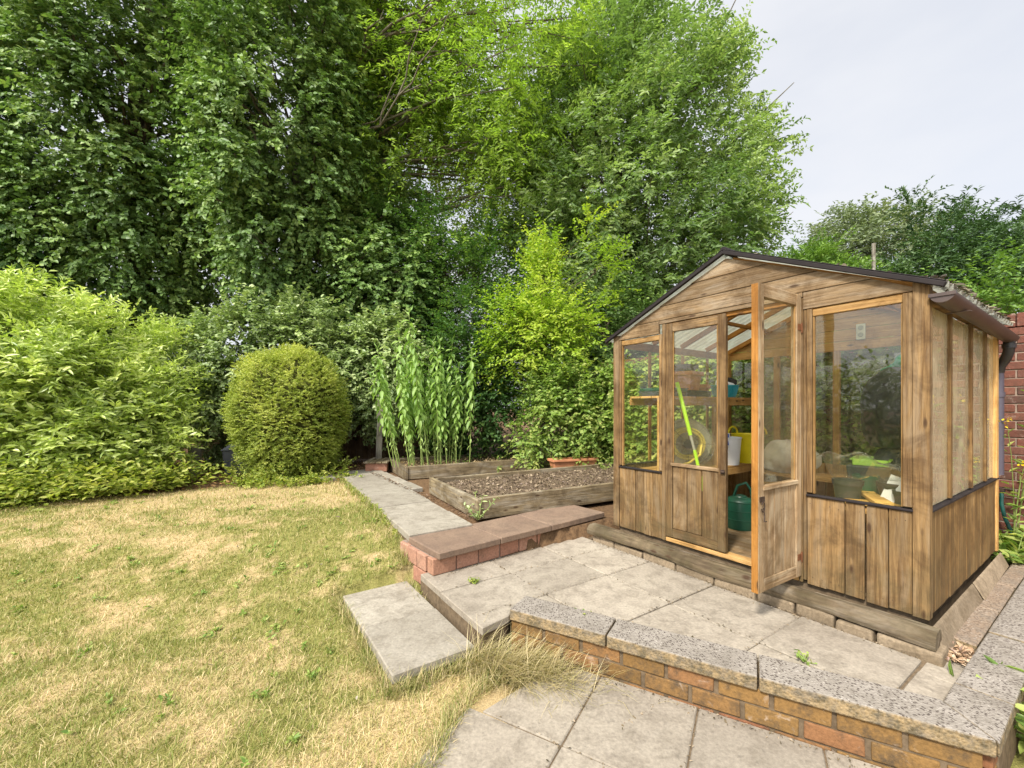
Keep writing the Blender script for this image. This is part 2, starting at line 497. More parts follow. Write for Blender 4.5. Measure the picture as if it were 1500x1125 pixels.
M_FENCE = wood_mat('fence_wood', (0.20, 0.12, 0.06), (0.09, 0.05, 0.025), (0.22, 0.17, 0.12), 0.4, 0.2)
M_SLAB = slab_mat('concrete_slab', (0.317, 0.277, 0.220), (0.242, 0.207, 0.163), (0.145, 0.121, 0.092), 0.22)
M_SLABG = slab_mat('grey_slab', (0.310, 0.280, 0.228), (0.232, 0.205, 0.163), (0.150, 0.127, 0.095), 0.22)
M_SLABR = slab_mat('red_slab', (0.215, 0.150, 0.105), (0.165, 0.112, 0.080), (0.115, 0.082, 0.062), 0.2)
M_KERB = slab_mat('kerb_stone', (0.270, 0.211, 0.144), (0.198, 0.149, 0.095), (0.117, 0.086, 0.050), 0.3)
M_AGG = aggregate_mat('aggregate_coping', (0.205, 0.180, 0.150), (0.285, 0.255, 0.220), (0.070, 0.056, 0.047))
M_AGGB = aggregate_mat('brown_aggregate', (0.225, 0.165, 0.116), (0.270, 0.210, 0.154), (0.112, 0.079, 0.056))
M_MORTAR = plain('mortar', (0.13, 0.095, 0.06), 0.95, 0.1, var=0.4, scale=25, bump=0.4)
M_MORTARL = plain('pale_mortar', (0.25, 0.19, 0.15), 0.95, 0.1, var=0.3, scale=25, bump=0.3)
M_BRICKY = brick_mat('ochre_brick', [(0.139, 0.080, 0.028), (0.204, 0.116, 0.040), (0.163, 0.096, 0.034), (0.221, 0.119, 0.045), (0.208, 0.106, 0.045), (0.192, 0.075, 0.040)], 0.85)
M_BRICKR = brick_mat('red_brick', [(0.098, 0.039, 0.028), (0.148, 0.054, 0.037), (0.123, 0.049, 0.034), (0.180, 0.072, 0.048), (0.082, 0.041, 0.033)], 0.45)
M_BRICKO = brick_mat('orange_brick', [(0.337, 0.184, 0.119), (0.307, 0.149, 0.099), (0.356, 0.202, 0.139), (0.317, 0.158, 0.105)], 0.4)
M_GLASS = glass_mat('window_glass', (0.98, 0.98, 0.92), 0.012, 0.045)
M_GLASSD = glass_mat('dusty_glass', (0.97, 0.96, 0.90), 0.05, 0.045, (0.62, 0.54, 0.40))
M_GLASSS = glass_mat('side_dusty_glass', (0.95, 0.93, 0.84), 0.40, 0.05, (0.80, 0.71, 0.52))
M_BLACK = plain('black_plastic', (0.022, 0.020, 0.022), 0.45, 0.5)
M_DARKTRIM = plain('dark_trim', (0.020, 0.016, 0.016), 0.75, 0.2, var=0.3)
M_GUTTER = plain('brown_gutter', (0.062, 0.040, 0.033), 0.45, 0.5, var=0.3, scale=14)
M_IRON = plain('rusty_iron', (0.055, 0.035, 0.025), 0.7, 0.4, 0.4, 0.4, 30, 0.3)
M_SOIL = None

def soil_mat(name, c0, c1, c2):
    t = NT(name); p = t.pos()
    a = t.noise(p, 22, 6, 0.75); b = t.noise(p, 75, 4, 0.7)
    c = t.mix(t.ramp(a, 0.35, 0.65), c0, c1)
    c = t.mix(t.ramp(b, 0.56, 0.70), c, c2)
    return t.surf(t.bsdf(c, 0.95, 0.1, t.bump(t.math('ADD', a, b), 0.9, 0.03)))
M_SOIL = soil_mat('dry_soil', (0.14, 0.10, 0.066), (0.20, 0.148, 0.10), (0.29, 0.225, 0.155))

def roof_mat():
    t = NT('dirty_roof_plastic'); p = t.pos()
    d = t.noise(p, 7, 6, 0.7)
    col = t.mix(t.ramp(d, 0.35, 0.65), (0.78, 0.79, 0.72), (0.62, 0.58, 0.48))
    tl = t.n('BsdfTranslucent'); t.l(col, tl.inputs[0])
    top = t.mix(t.ramp(d, 0.35, 0.65), (0.24, 0.21, 0.165), (0.13, 0.105, 0.075))
    tr = t.n('BsdfTransparent'); tr.inputs[0].default_value = (0.8, 0.82, 0.78, 1)
    a = t.bsdf(top, 0.6, 0.3)
    m = t.n('MixShader'); m.inputs[0].default_value = 0.62; t.l(a, m.inputs[1]); t.l(tl.outputs[0], m.inputs[2])
    m2 = t.n('MixShader'); m2.inputs[0].default_value = 0.36; t.l(m.outputs[0], m2.inputs[1]); t.l(tr.outputs[0], m2.inputs[2])
    return t.surf(m2.outputs[0])
M_ROOF = roof_mat()

def ground_mat():
    t = NT('lawn_and_earth'); p = t.pos()
    dry = t.attr('dry'); soil = t.attr('soil')
    n1 = t.noise(p, 30, 6, 0.75); n2 = t.noise(p, 5, 5, 0.65); n3 = t.noise(t.map(p, (1, 1, 1)), 140, 3, 0.7)
    straw = t.mix(t.ramp(n1, 0.3, 0.7), (0.367, 0.261, 0.125), (0.468, 0.359, 0.195))
    green = t.mix(t.ramp(n1, 0.3, 0.7), (0.156, 0.156, 0.039), (0.281, 0.250, 0.086))
    f = t.math('ADD', dry, t.math('MULTIPLY', t.math('SUBTRACT', n2, 0.5), 0.7))
    c = t.mix(t.ramp(f, 0.35, 0.65), green, straw)
    c = t.mix(1.0, c, t.ramp(n3, 0.34, 0.62, 0.60, 1.22), 'MULTIPLY')
    earth = t.mix(t.ramp(n1, 0.35, 0.65), (0.085, 0.052, 0.03), (0.19, 0.115, 0.06))
    c = t.mix(soil, c, earth)
    return t.surf(t.bsdf(c, 0.95, 0.1, t.bump(t.math('ADD', n1, n3), 0.5, 0.02)))
M_GROUND = ground_mat()

# ------------------------------------------------------------------ ground
WT = np.array([0.869, -0.495]); WN = np.array([0.495, 0.869])     # along / behind the low diagonal wall
PAT_EDGE = [(-1.14, 1.2), (-1.141, 1.373), (-1.20, 1.6), (-1.235, 1.82), (-1.11, 2.05), (-0.92, 2.22), (-0.90, 2.4)]

def gz(x, y):
    x = np.asarray(x, float); y = np.asarray(y, float)
    z = -0.205 + 0.365 * sstep(2.45, 4.4, y)
    z = z + 0.02 * (fbm(x, y, 0.9, 3) - 0.5) * sstep(0.5, 3, y)
    b, a = to_ba(x, y)
    inside = (b > -1.86) & (a < 2.45)
    z = np.where(inside, -0.27, z)
    z = np.where((b > -2.48) & (b < -1.8) & (a > 1.5) & (a < 2.73), np.minimum(z, -0.18), z)
    z = np.where((b > -1.3) & (a > 2.3) & (a < 3.1), np.minimum(z, 0.12), z)
    s = x * WT[0] + y * WT[1]; n = x * WN[0] + y * WN[1]
    return z

def soilmask(x, y):
    x = np.asarray(x, float); y = np.asarray(y, float)
    edge = 6.35 + 0.10 * (x + 3) + 0.25 * (fbm(x, y, 1.2, 9) - 0.5)
    edge = np.where(x < -3.6, edge + 0.75 * (x + 3.6) * 0.75, edge)
    m = sstep(-0.12, 0.25, y - edge)
    b, a = to_ba(x, y)
    m = np.maximum(m, ((b > -1.3) & (a > 2.4)).astype(float))
    return m

def dry_shade_mask(x, y):
    x = np.asarray(x, float); y = np.asarray(y, float)
    d = 0.49 + 0.45 * (fbm(x * 0.8 + y * 0.2, y * 1.3, 1.5, 21) - 0.5) + 0.8 * (fbm(x * .7, y, 4.2, 33) - 0.5) + 0.7 * (fbm(x * .8, y, 13, 35) - 0.5)
    d = d + 0.30 * sstep(4.0, 6.2, y) - 0.40 * np.exp(-(((x + 1.75) / 0.75) ** 2 + ((y - 4.4) / 1.1) ** 2))  # greener patch by the path, its soft shade put in as green
    d = d - 0.32 * np.exp(-(((x + 1.15) / 0.35) ** 2 + ((y - 2.45) / 0.7) ** 2))
    d = d + 0.25 * np.exp(-(((x + 0.45) / 0.5) ** 2 + ((y - 1.9) / 0.5) ** 2))
    return d

def make_ground():
    xs = np.concatenate([[-220, -120, -60, -30, -18, -12], np.arange(-9, -3, 0.12), np.arange(-3, 2.0, 0.05),
                         np.arange(2.0, 9, 0.2), [10, 14, 20, 35, 70, 130, 220]])
    ys = np.concatenate([[-200, -90, -40, -18, -9, -5, -3, -1.5, 0], np.arange(0.6, 4.6, 0.05), np.arange(4.6, 9, 0.12),
                         [9.5, 11, 13, 16, 22, 32, 60, 110, 240]])
    X, Y = np.meshgrid(xs, ys)
    Z = gz(X, Y)
    nx, ny = len(xs), len(ys)
    vs = np.stack([X, Y, Z], -1).reshape(-1, 3)
    idx = np.arange(nx * ny).reshape(ny, nx)
    F = np.stack([idx[:-1, :-1], idx[:-1, 1:], idx[1:, 1:], idx[1:, :-1]], -1).reshape(-1, 4)
    me = bpy.data.meshes.new('ground')
    me.from_pydata(vs.tolist(), [], F.tolist())
    for nm, fn in (('dry', dry_shade_mask), ('soil', soilmask)):
        at = me.attributes.new(nm, 'FLOAT', 'POINT')
        at.data.foreach_set('value', fn(X, Y).reshape(-1).astype(np.float32))
    me.materials.append(M_GROUND)
    me.polygons.foreach_set('use_smooth', np.ones(len(F), dtype=bool))
    o = bpy.data.objects.new('ground', me); COL.objects.link(o)
    tag(o, kind='structure', label='dry patchy lawn and garden soil', cat='ground')
make_ground()

def in_lawn(x, y):
    b, a = to_ba(x, y)
    s = x * WT[0] + y * WT[1]; n = x * WN[0] + y * WN[1]
    e = np.interp(n, [q[1] for q in PAT_EDGE], [q[0] for q in PAT_EDGE])
    ok = ~((s > e + 0.03 * (vnoise(x, y, 9, 5) - .3)) & (n < 2.36))
    ok &= ~((b > -1.92) & (a < 2.4))
    ok &= ~((b > -2.42) & (b < -1.9) & (a > 1.56) & (a < 2.71))
    ok &= ~((b > -1.88) & (a > 2.2) & (a < 2.85) & (b < 2))
    lb = -1.85 + (a - 2.83) * 0.065
    ok &= ~((b > lb) & (a >= 2.8) & (a < 6.9))
    ok &= soilmask(x, y) < 0.55
    return ok

def make_grass():
    Ps = []; 
    for (y0, y1, dens) in ((0.95, 1.9, 9500), (1.9, 2.7, 8500), (2.7, 3.6, 5200), (3.6, 4.8, 3200), (4.8, 7.0, 1900)):
        xl = -1.32 * y1 - 0.3; xr = 0.6
        n = int((xr - xl) * (y1 - y0) * dens)
        x = rng.uniform(xl, xr, n); y = rng.uniform(y0, y1, n)
        k = (x > -1.32 * y - 0.3) & in_lawn(x, y)
        Ps.append(np.stack([x[k], y[k]], 1))
    P = np.concatenate(Ps)
    x, y = P[:, 0], P[:, 1]
    d = dry_shade_mask(x, y) + rng.normal(size=len(x)) * 0.24
    k = (d < 0.72) | (rng.random(len(x)) < 0.8)
    x, y, d = x[k], y[k], d[k]
    n = len(x)
    z = gz(x, y) - 0.004
    green = d < 0.47
    hd = rng.uniform(0, 2 * PI, n)
    lean = np.where(green, rng.uniform(0.2, 0.9, n), rng.uniform(0.5, 1.5, n))
    D = np.stack([np.cos(hd) * np.sin(lean), np.sin(hd) * np.sin(lean), np.cos(lean)], 1)
    N = np.stack([-np.cos(hd) * np.cos(lean), -np.sin(hd) * np.cos(lean), np.sin(lean)], 1) + rng.normal(size=(n, 3)) * 0.3
    L = np.where(green, rng.uniform(0.03, 0.062, n), rng.uniform(0.025, 0.06, n))
    edge = (to_ba(x, y)[0] > -1.99) & (to_ba(x, y)[1] > 2.4)
    L = L * np.where(edge, 1.5, 1.0)
    W = rng.uniform(0.0022, 0.0042, n) * (1 + 0.25 * np.maximum(y - 2, 0))
    rn = np.where(green, rng.uniform(0, 0.45, n), rng.uniform(0.5, 1.0, n))
    T = (np.array([(-.5, 0, 0), (.5, 0, 0), (.35, .55, .02), (0, 1, -.12), (-.35, .55, .02)]), [(0, 1, 2, 4), (4, 2, 3)])
    m = leaf_mat('lawn_blades', (0.135, 0.19, 0.027), (0.37, 0.325, 0.11), (0.64, 0.49, 0.28), 0.2, 0.55, 0.25, 1.0)
    o = leaf_object('grass', np.stack([x, y, z], 1), D, N, L, W, m, T, rn)
    tag(o, 'short dry lawn grass with greener patches', 'grass', kind='stuff')
make_grass()

T_BLADE = (np.array([(-.5, 0, 0), (.5, 0, 0), (-.45, .3, .04), (.45, .3, .04), (-.35, .65, .0), (.35, .65, .0), (0, 1, -.22)]), [(0, 1, 3, 2), (2, 3, 5, 4), (4, 5, 6)])
def long_grass(name, label, xy, L0, L1, w0, w1, cols, lean0=.3, lean1=1.2):
    n = len(xy); hd = rng.uniform(0, 2 * PI, n); lean = rng.uniform(lean0, lean1, n)
    D = np.stack([np.cos(hd) * np.sin(lean), np.sin(hd) * np.sin(lean), np.cos(lean)], 1)
    N = np.stack([-np.cos(hd) * np.cos(lean), -np.sin(hd) * np.cos(lean), np.sin(lean)], 1)
    m = leaf_mat(name + '_blade', *cols, .25, .5, .3, 1.0)
    P = np.stack([xy[:, 0], xy[:, 1], gz(xy[:, 0], xy[:, 1]) - .003], 1)
    return tag(leaf_object(name, P, D, N, rng.uniform(L0, L1, n), rng.uniform(w0, w1, n) * (1 + .2 * np.maximum(xy[:, 1] - 2, 0)), m, T_BLADE), label, 'grass', kind='stuff')
x = rng.uniform(-5.2, .6, 52000); y = rng.uniform(.9, 4.6, 52000)
k = in_lawn(x, y) & (x > -1.3 * y - .2) & (rng.random(52000) < np.clip(1.5 - .3 * y, .12, 1))
long_grass('grass', 'longer dry straws lying in the lawn', np.stack([x[k], y[k]], 1), .035, .075, .0017, .003, ((.13, .18, .028), (.50, .40, .18), (.70, .57, .35)), .7, 1.5)
E = []
for a_ in rng.uniform(1.50, 2.75, 900): E.append((-2.43 - abs(rng.normal()) * .03, a_))
for b_ in rng.uniform(-2.45, -1.9, 700): E.append((b_, 1.545 - abs(rng.normal()) * .04))
for a_ in rng.uniform(2.8, 6.6, 900): E.append((-1.875 + (a_ - 2.83) * .065 - abs(rng.normal()) * .03, a_))
for a_ in rng.uniform(2.3, 2.9, 250): E.append((-1.90 - abs(rng.normal()) * .05, a_))
E = [ga_(b_, a_) for b_, a_ in E] if False else [G(b_, a_)[:2] for b_, a_ in E]
for q_ in rng.uniform(1.2, 2.3, 900):
    e_ = np.interp(q_, [p[1] for p in PAT_EDGE], [p[0] for p in PAT_EDGE]) + .02 - abs(rng.normal()) * .05 - .03
    pp = WT * e_ + WN * q_; E.append((pp[0], pp[1]))
long_grass('grass', 'ragged longer grass along the paving edges', np.array(E), .05, .13, .002, .0036, ((.10, .15, .025), (.30, .28, .09), (.56, .44, .25)), .1, 1.0)

# ------------------------------------------------------------------ paving
def clip(poly, nx, ny, c):
    """keep the part of a polygon with p.n >= c"""
    out = []
    for i in range(len(poly)):
        p, q = poly[i], poly[(i + 1) % len(poly)]
        dp = p[0] * nx + p[1] * ny - c; dq = q[0] * nx + q[1] * ny - c
        if dp >= 0: out.append(p)
        if (dp >= 0) != (dq >= 0):
            t = dp / (dp - dq)
            out.append((p[0] + (q[0] - p[0]) * t, p[1] + (q[1] - p[1]) * t))
    return out

def ga(b, a): 
    p = G(b, a); return (p[0], p[1])
def sn(s, n):
    p = WT * s + WN * n; return (p[0], p[1])

def lower_patio():
    mb = MB()
    sj = [-1.24, -0.737, -0.238, 0.27, 0.79, 1.31, 1.83, 2.35, 2.9]
    nj = [2.30, 1.735, 1.20, 0.66, 0.12, -0.42, -0.96, -1.5, -2.04]
    for i in range(len(sj) - 1):
        for j in range(len(nj) - 1):
            g = 0.004
            dz = random.uniform(-0.004, 0.003)
            if i == 0 and j == 0:
                poly = [sn(-1.16, 1.74), sn(sj[1] - g, 1.74), sn(sj[1] - g, 2.295), sn(-0.86, 2.295), sn(-1.05, 2.08)]
            else:
                poly = [sn(sj[i] + g, nj[j + 1] + g), sn(sj[i + 1] - g, nj[j + 1] + g), sn(sj[i + 1] - g, nj[j] - g), sn(sj[i] + g, nj[j] - g)]
            mb.prism(poly, -0.25, -0.197 + dz)
    o = mb.build('patio', M_SLAB, bevel=0.005)
    tag(o, 'weathered pale concrete slabs of the lower patio', 'patio', kind='structure')
    jb = MB(); jb.prism([sn(-1.13, -2.0), sn(2.9, -2.0), sn(2.9, 2.29), sn(-1.0, 2.29)], -0.262, -0.206)
    tag(jb.build('patio_bed', M_MORTAR), 'dark sand joints under the lower patio', 'patio', kind='structure')
lower_patio()

NIN = 2.513   # inner edge of the diagonal coping (distance along WN)
def terrace():
    mb = MB()
    aj = [-0.03, 0.525, 1.09, 1.65, 2.10, 2.345]
    bj = [-1.90, -1.305, -0.71, -0.185]
    for i in range(len(aj) - 1):
        for j in range(len(bj) - 1):
            g = 0.0035
            if i == 3 and j <= 1: continue
            a1 = aj[i + 1]
            b1 = bj[j + 1]
            poly = [ga(bj[j] + g, aj[i] + g), ga(b1 - g, aj[i] + g), ga(b1 - g, a1 - g + (0.13 if i == 4 else 0)), ga(bj[j] + g, a1 - g + (0.13 if i == 4 else 0))]
            if not (j == 0 and i >= 3): poly = clip(poly, WN[0], WN[1], NIN + 0.012)
            if len(poly) > 2:
                # ccw order
                ar = sum(poly[k][0] * poly[(k + 1) % len(poly)][1] - poly[(k + 1) % len(poly)][0] * poly[k][1] for k in range(len(poly)))
                if ar < 0: poly = poly[::-1]
                mb.prism(poly, -0.05, random.uniform(-0.006, 0.003))
    # narrow end strip beside the corner
    for (b0, b1, a0, a1, z) in ((-0.62, -0.30, -0.165, -0.037, -0.008), (-0.295, -0.04, -0.165, -0.037, -0.012)):
        mb.prism(clip([ga(b0, a0), ga(b1, a0), ga(b1, a1), ga(b0, a1)][::-1], WN[0], WN[1], NIN + 0.012)[::-1], -0.05, z)
    # big corner slab running past the end of the low wall
    mb.prism([ga(-1.90, 2.0965), ga(-1.90, 1.51), ga(-1.69, 1.548), ga(-1.492, 1.672), ga(-1.468, 1.655), ga(-0.7135, 1.655), ga(-0.7135, 2.0965)], -0.05, -0.001)
    o = mb.build('terrace', M_SLAB, bevel=0.005)
    tag(o, 'raised terrace of pale concrete slabs', 'terrace', kind='structure')
    jb = MB()
    jb.prism(clip([ga(-1.60, 1.40), ga(-1.60, 2.5), ga(0.0, 2.6), ga(2.4, 2.5), ga(2.4, -0.34), ga(-0.75, -0.34)], WN[0], WN[1], 2.42)[::-1], -0.26, -0.014)
    jb.prism([ga(-1.885, 2.5), ga(-1.885, 1.53), ga(-1.70, 1.565), ga(-1.605, 1.64), ga(-1.605, 2.5)], -0.26, -0.055)
    tag(jb.build('terrace_base', M_MORTAR), 'dark earth and mortar under the terrace', 'terrace', kind='structure')
terrace()

# path of grey slabs beside the lawn
def path():
    mb = MB(); jb = MB()
    n = 7; a0 = 2.85
    for k in range(n):
        g = 0.004; al = a0 + k * 0.585; ah = al + 0.585 - g
        l0 = -1.85 + (al - 2.83) * 0.065; l1 = -1.85 + (ah - 2.83) * 0.065
        z = 0.197 + random.uniform(-0.006, 0.006)
        mb.prism([ga(l0, al), ga(l0 + 0.62, al), ga(l1 + 0.62, ah), ga(l1, ah)], 0.14, z)
    # pale end stone lying across the lawn side
    mb.prism([ga(-2.02, 6.33), ga(-1.66, 6.33), ga(-1.64, 6.66), ga(-2.02, 6.66)], 0.14, 0.205)
    # narrow edging slabs by the beds
    for k in range(4):
        al = 4.75 + k * 0.55
        mb.prism([ga(-1.10, al), ga(-0.95, al), ga(-0.93, al + 0.54), ga(-1.08, al + 0.54)], 0.15, 0.212)
    o = mb.build('path', M_SLABG, bevel=0.006)
    tag(o, 'grey concrete slab path along the lawn', 'path', kind='structure')
    jb.prism([ga(-1.83, 2.8), ga(-1.25, 2.8), ga(-1.0, 6.9), ga(-1.58, 6.9)], 0.10, 0.182)
    tag(jb.build('path_bed', M_MORTAR), 'earth under the path slabs', 'path', kind='structure')
path()

# ------------------------------------------------------------------ step slabs on the lawn side
def paving_step():
    t = thing('paving_step', 'low step of two worn grey slabs between lawn and terrace', 'step', G(-2.42, 1.56, -0.262), ANG)
    for (y0, y1) in ((0.0, 0.570), (0.582, 1.15)):
        m = MB(); m.box(0, 0.50, y0, y1, 0.085, 0.14 + random.uniform(-.003, .003), grain=0)
        m.build('slab', M_SLABG, t, bevel=0.007)
    m = MB()
    for k in range(2):
        m.box(0.03 + k * 0.225, 0.03 + k * 0.225 + 0.215, 0.03, 0.13, 0.0, 0.083, grain=0)
    for k in range(4):
        m.box(0.03, 0.13, 0.14 + k * 0.24, 0.14 + k * 0.24 + 0.22, 0.0, 0.083, grain=1)
    m.box(0.14, 0.485, 0.14, 1.13, -0.02, 0.08)
    m.build('brick_base', M_BRICKR, t, bevel=0.004)
paving_step()

def red_step():
    t = thing('brick_step', 'step of red slabs on a course of orange bricks beside the planter', 'step', G(-1.84, 2.345, 0.0), ANG + R(5.3))
    xs = [0, 0.215, 0.43, 0.655, 0.87, 1.09, 1.31, 1.53, 1.75, 1.97]
    m = MB()
    for i in range(len(xs) - 1):
        m.box(xs[i] + 0.006, xs[i + 1] - 0.006, 0.025, 0.125, 0.004, 0.128, grain=0, jit=0.003)
    for k in range(3):
        m.box(0.0, 0.10, 0.137 + k * 0.16, 0.137 + k * 0.16 + 0.15, 0.004, 0.128, grain=1, jit=0.002)
    m.box(0.0, 0.11, 0.03, 0.12, -0.12, -0.004, grain=0)
    m.box(0.0, 0.11, 0.13, 0.35, -0.12, -0.004, grain=1)
    m.build('brick_course', M_BRICKO, t, bevel=0.006, seg=2)
    m = MB(); m.box(0.03, 1.74, 0.04, 0.62, -0.05, 0.129); m.build('mortar_core', M_MORTARL, t)
    sx = [0.03, 0.63, 1.24, 2.02]
    for i in range(3):
        m = MB(); m.box(sx[i] + 0.003, sx[i + 1] - 0.003, -0.02, 0.50, 0.131, 0.184 + random.uniform(-.003, .003), grain=0)
        o = m.build('slab', M_SLABR, t, bevel=0.006)
red_step()

# ------------------------------------------------------------------ low retaining wall with aggregate coping
PA = np.array([-0.02, 2.65]); PB = np.array([1.84, 1.60])
def retaining_wall():
    t = thing('retaining_wall', 'low ochre brick retaining wall capped with speckled aggregate coping stones', 'retaining wall', (0, 0, 0))
    nf = PA @ WN
    sA = PA @ WT; sB = PB @ WT
    def inner_at(s): return sn(s, NIN)
    # inner corner: WN.p = NIN and a = -0.173
    s = sA
    for k in range(4000):
        s += 0.001
        p = sn(s, NIN)
        if to_ba(*p)[1] <= -0.173: break
    sI = s
    cuts = [sA, sA + 0.62, sA + 1.35]
    for i in range(3):
        g = 0.004
        if i < 2: poly = [sn(cuts[i] + g, nf), sn(cuts[i + 1] - g, nf), sn(cuts[i + 1] - g, NIN), sn(cuts[i] + g, NIN)]
        else: poly = [sn(cuts[i] + g, nf), (PB[0] - 0.004, PB[1]), (sn(sI - 0.004, NIN)), sn(cuts[i] + g, NIN)]
        m = MB(); m.prism(poly, -0.033, 0.033 + random.uniform(-.004, .004)); m.build('coping_stone', M_AGG, t, bevel=0.007, seg=2)
    bI = to_ba(*sn(sI, NIN))[0]; bB, aB = to_ba(PB[0], PB[1])
    bb = [None, -0.36, 0.42, 1.20, 2.0, 2.48]
    for i in range(5):
        if i == 0: poly = [(PB[0] + 0.004, PB[1]), ga(bb[1] - .004, aB), ga(bb[1] - .004, -0.173), sn(sI + 0.004, NIN)]
        else: poly = [ga(bb[i] + .004, aB), ga(bb[i + 1] - .004, aB), ga(bb[i + 1] - .004, -0.173), ga(bb[i] + .004, -0.173)]
        m = MB(); m.prism(poly, -0.033, 0.033 + random.uniform(-.004, .004)); m.build('coping_stone', M_AGG, t, bevel=0.007, seg=2)
    # bricks
    m = MB(); mo = MB()
    Mx = Matrix(((WT[0], WN[0], 0, 0), (WT[1], WN[1], 0, 0), (0, 0, 1, 0), (0, 0, 0, 1)))
    m.M = Mx; mo.M = Mx
    f = nf + 0.022
    for c in range(3):
        zt = -0.038 - c * 0.085
        st = sA + (0.0 if c % 2 == 0 else -0.12)
        x = st
        while x < sB - 0.05:
            x0 = max(x, sA); x1 = min(x + 0.225, sB - 0.02)
            if x1 - x0 > 0.04:
                m.box(x0 + 0.005, x1 - 0.005, f + random.uniform(-.002, .003), f + 0.1, zt - 0.075, zt, grain=0, jit=0.002)
            x += 0.235
    mo.box(sA + 0.01, sB - 0.06, f + 0.009, f + 0.14, -0.27, -0.035)
    # the return along the right edge
    m2 = Matrix.Translation((GC[0], GC[1], 0)) @ Matrix.Rotation(ANG, 4, 'Z')
    m.M = m2; mo.M = m2
    fa = aB + 0.02
    for c in range(3):
        zt = -0.038 - c * 0.085
        x = bB + 0.03 - (0 if c % 2 else 0.11)
        while x < 2.5:
            x0 = max(x, bB + 0.03)
            m.box(x0 + 0.005, x + 0.22, fa + random.uniform(-.002, .003), fa + 0.1, zt - 0.075, zt, grain=0, jit=0.002)
            x += 0.235
    mo.box(bB + 0.14, 2.5, fa + 0.009, fa + 0.13, -0.27, -0.035)
    m.build('brickwork', M_BRICKY, t, bevel=0.005, seg=2)
    mo.build('mortar', M_MORTAR, t)
retaining_wall()

# ------------------------------------------------------------------ timber sill, kerb stones and edging at the greenhouse foot
def log_sill():
    p0 = np.array(G(-0.165, 2.36, 0.105)); p1 = np.array(G(-0.085, -0.07, 0.085))
    d = nrm(p1 - p0); sd = nrm(np.cross(d, UPV))
    m = MB(); n = 90
    prof = [(-.070, -.035), (.062, -.035), (.070, -.012), (.066, .008), (.055, .030), (.036, .042), (.020, .047), (.012, .037), (.004, .048), (-.02, .048), (-.03, .040), (-.036, .046), (-.055, .034), (-.063, .022)]
    jw = [0.0] * len(prof)
    vs = []; uv = []
    for i in range(n):
        t = i / (n - 1)
        c = p0 + (p1 - p0) * t + np.array([0, 0, 0.006 * math.sin(t * 9)])
        w = 1 + 0.07 * math.sin(t * 13 + 1)
        for q_, (x, z) in enumerate(prof):
            jw[q_] = jw[q_] * .86 + random.uniform(-.0022, .0022)
            vs.append(tuple(c + sd * (x * w + jw[q_] * .6) + UPV * (z * w + jw[q_]))); uv.append((t * 2.4, x + z))
    k = len(prof); fs = []
    for i in range(n - 1):
        for j in range(k):
            j2 = (j + 1) % k
            fs.append((i * k + j, i * k + j2, (i + 1) * k + j2, (i + 1) * k + j))
    fs.append(tuple(range(k - 1, -1, -1))); fs.append(tuple((n - 1) * k + j for j in range(k)))
    m._add(vs, fs, [[uv[i] for i in f] for f in fs], 0, 0.5)
    o = m.build('timber_sill', M_LOG, smooth=True)
    tag(o, 'long weathered half round timber lying along the greenhouse front', 'timber')
log_sill()

def kerbs():
    k = 0
    a = -0.10; i = 0
    xs = [-0.10, 0.17, 0.36, 0.57, 0.80, 1.10, 1.42, 1.74, 2.06, 2.33]
    m = MB(Matrix.Translation((GC[0], GC[1], 0)) @ Matrix.Rotation(ANG, 4, 'Z'))
    for i in range(len(xs) - 1):
        off = -0.03 * (xs[i] / 2.3)
        m.box(-0.165 + off, -0.03 + off, xs[i] + 0.005, xs[i + 1] - 0.005, -0.02, 0.058 + random.uniform(-.012, .006), grain=1, jit=0.007)
    o = m.build('kerb', M_KERB, bevel=0.012, seg=2)
    tag(o, 'row of worn buff kerb bricks under the timber sill', 'kerb', kind='structure')
    m = MB(Matrix.Translation((GC[0], GC[1], 0)) @ Matrix.Rotation(ANG, 4, 'Z'))
    for (b0, b1) in ((0.16, 0.80), (0.81, 1.42), (1.43, 2.05), (2.06, 2.4)):
        m.box(b0, b1, -0.167, -0.072, -0.05, 0.036, grain=0, jit=0.004)
    o = m.build('side_paving', M_AGGB, bevel=0.008)
    tag(o, 'brown aggregate edging slabs beside the greenhouse wall', 'paving', kind='structure')
    m = MB(Matrix.Translation((GC[0], GC[1], 0)) @ Matrix.Rotation(ANG, 4, 'Z'))
    m.hexa([(-0.08, -0.100, 0.0), (0.95, -0.082, 0.035), (0.95, -0.070, 0.035), (-0.08, -0.088, 0.0),
            (-0.02, -0.045, 0.118), (0.95, -0.040, 0.125), (0.95, -0.028, 0.130), (-0.02, -0.030, 0.125)],
           [0, 1, 1, 0, 0, 1, 1, 0], [0, 0, .02, .02, .12, .12, .14, .14])
    o = m.build('skirting_board', M_KERB, bevel=0.004)
    tag(o, 'buff skirting board leaning against the greenhouse base near its corner', 'board')
    m = MB(Matrix.Translation((GC[0], GC[1], 0)) @ Matrix.Rotation(ANG, 4, 'Z'))
    m.hexa([(0.97, -0.090, 0.035), (2.0, -0.075, 0.035), (2.0, -0.065, 0.035), (0.97, -0.078, 0.035),
            (0.97, -0.040, 0.125), (2.0, -0.035, 0.13), (2.0, -0.024, 0.135), (0.97, -0.028, 0.13)],
           [0, 1, 1, 0, 0, 1, 1, 0], [0, 0, .02, .02, .12, .12, .14, .14])
    o = m.build('skirting_board', M_KERB, bevel=0.004)
    tag(o, 'buff skirting board against the far half of the greenhouse side wall', 'board')
kerbs()

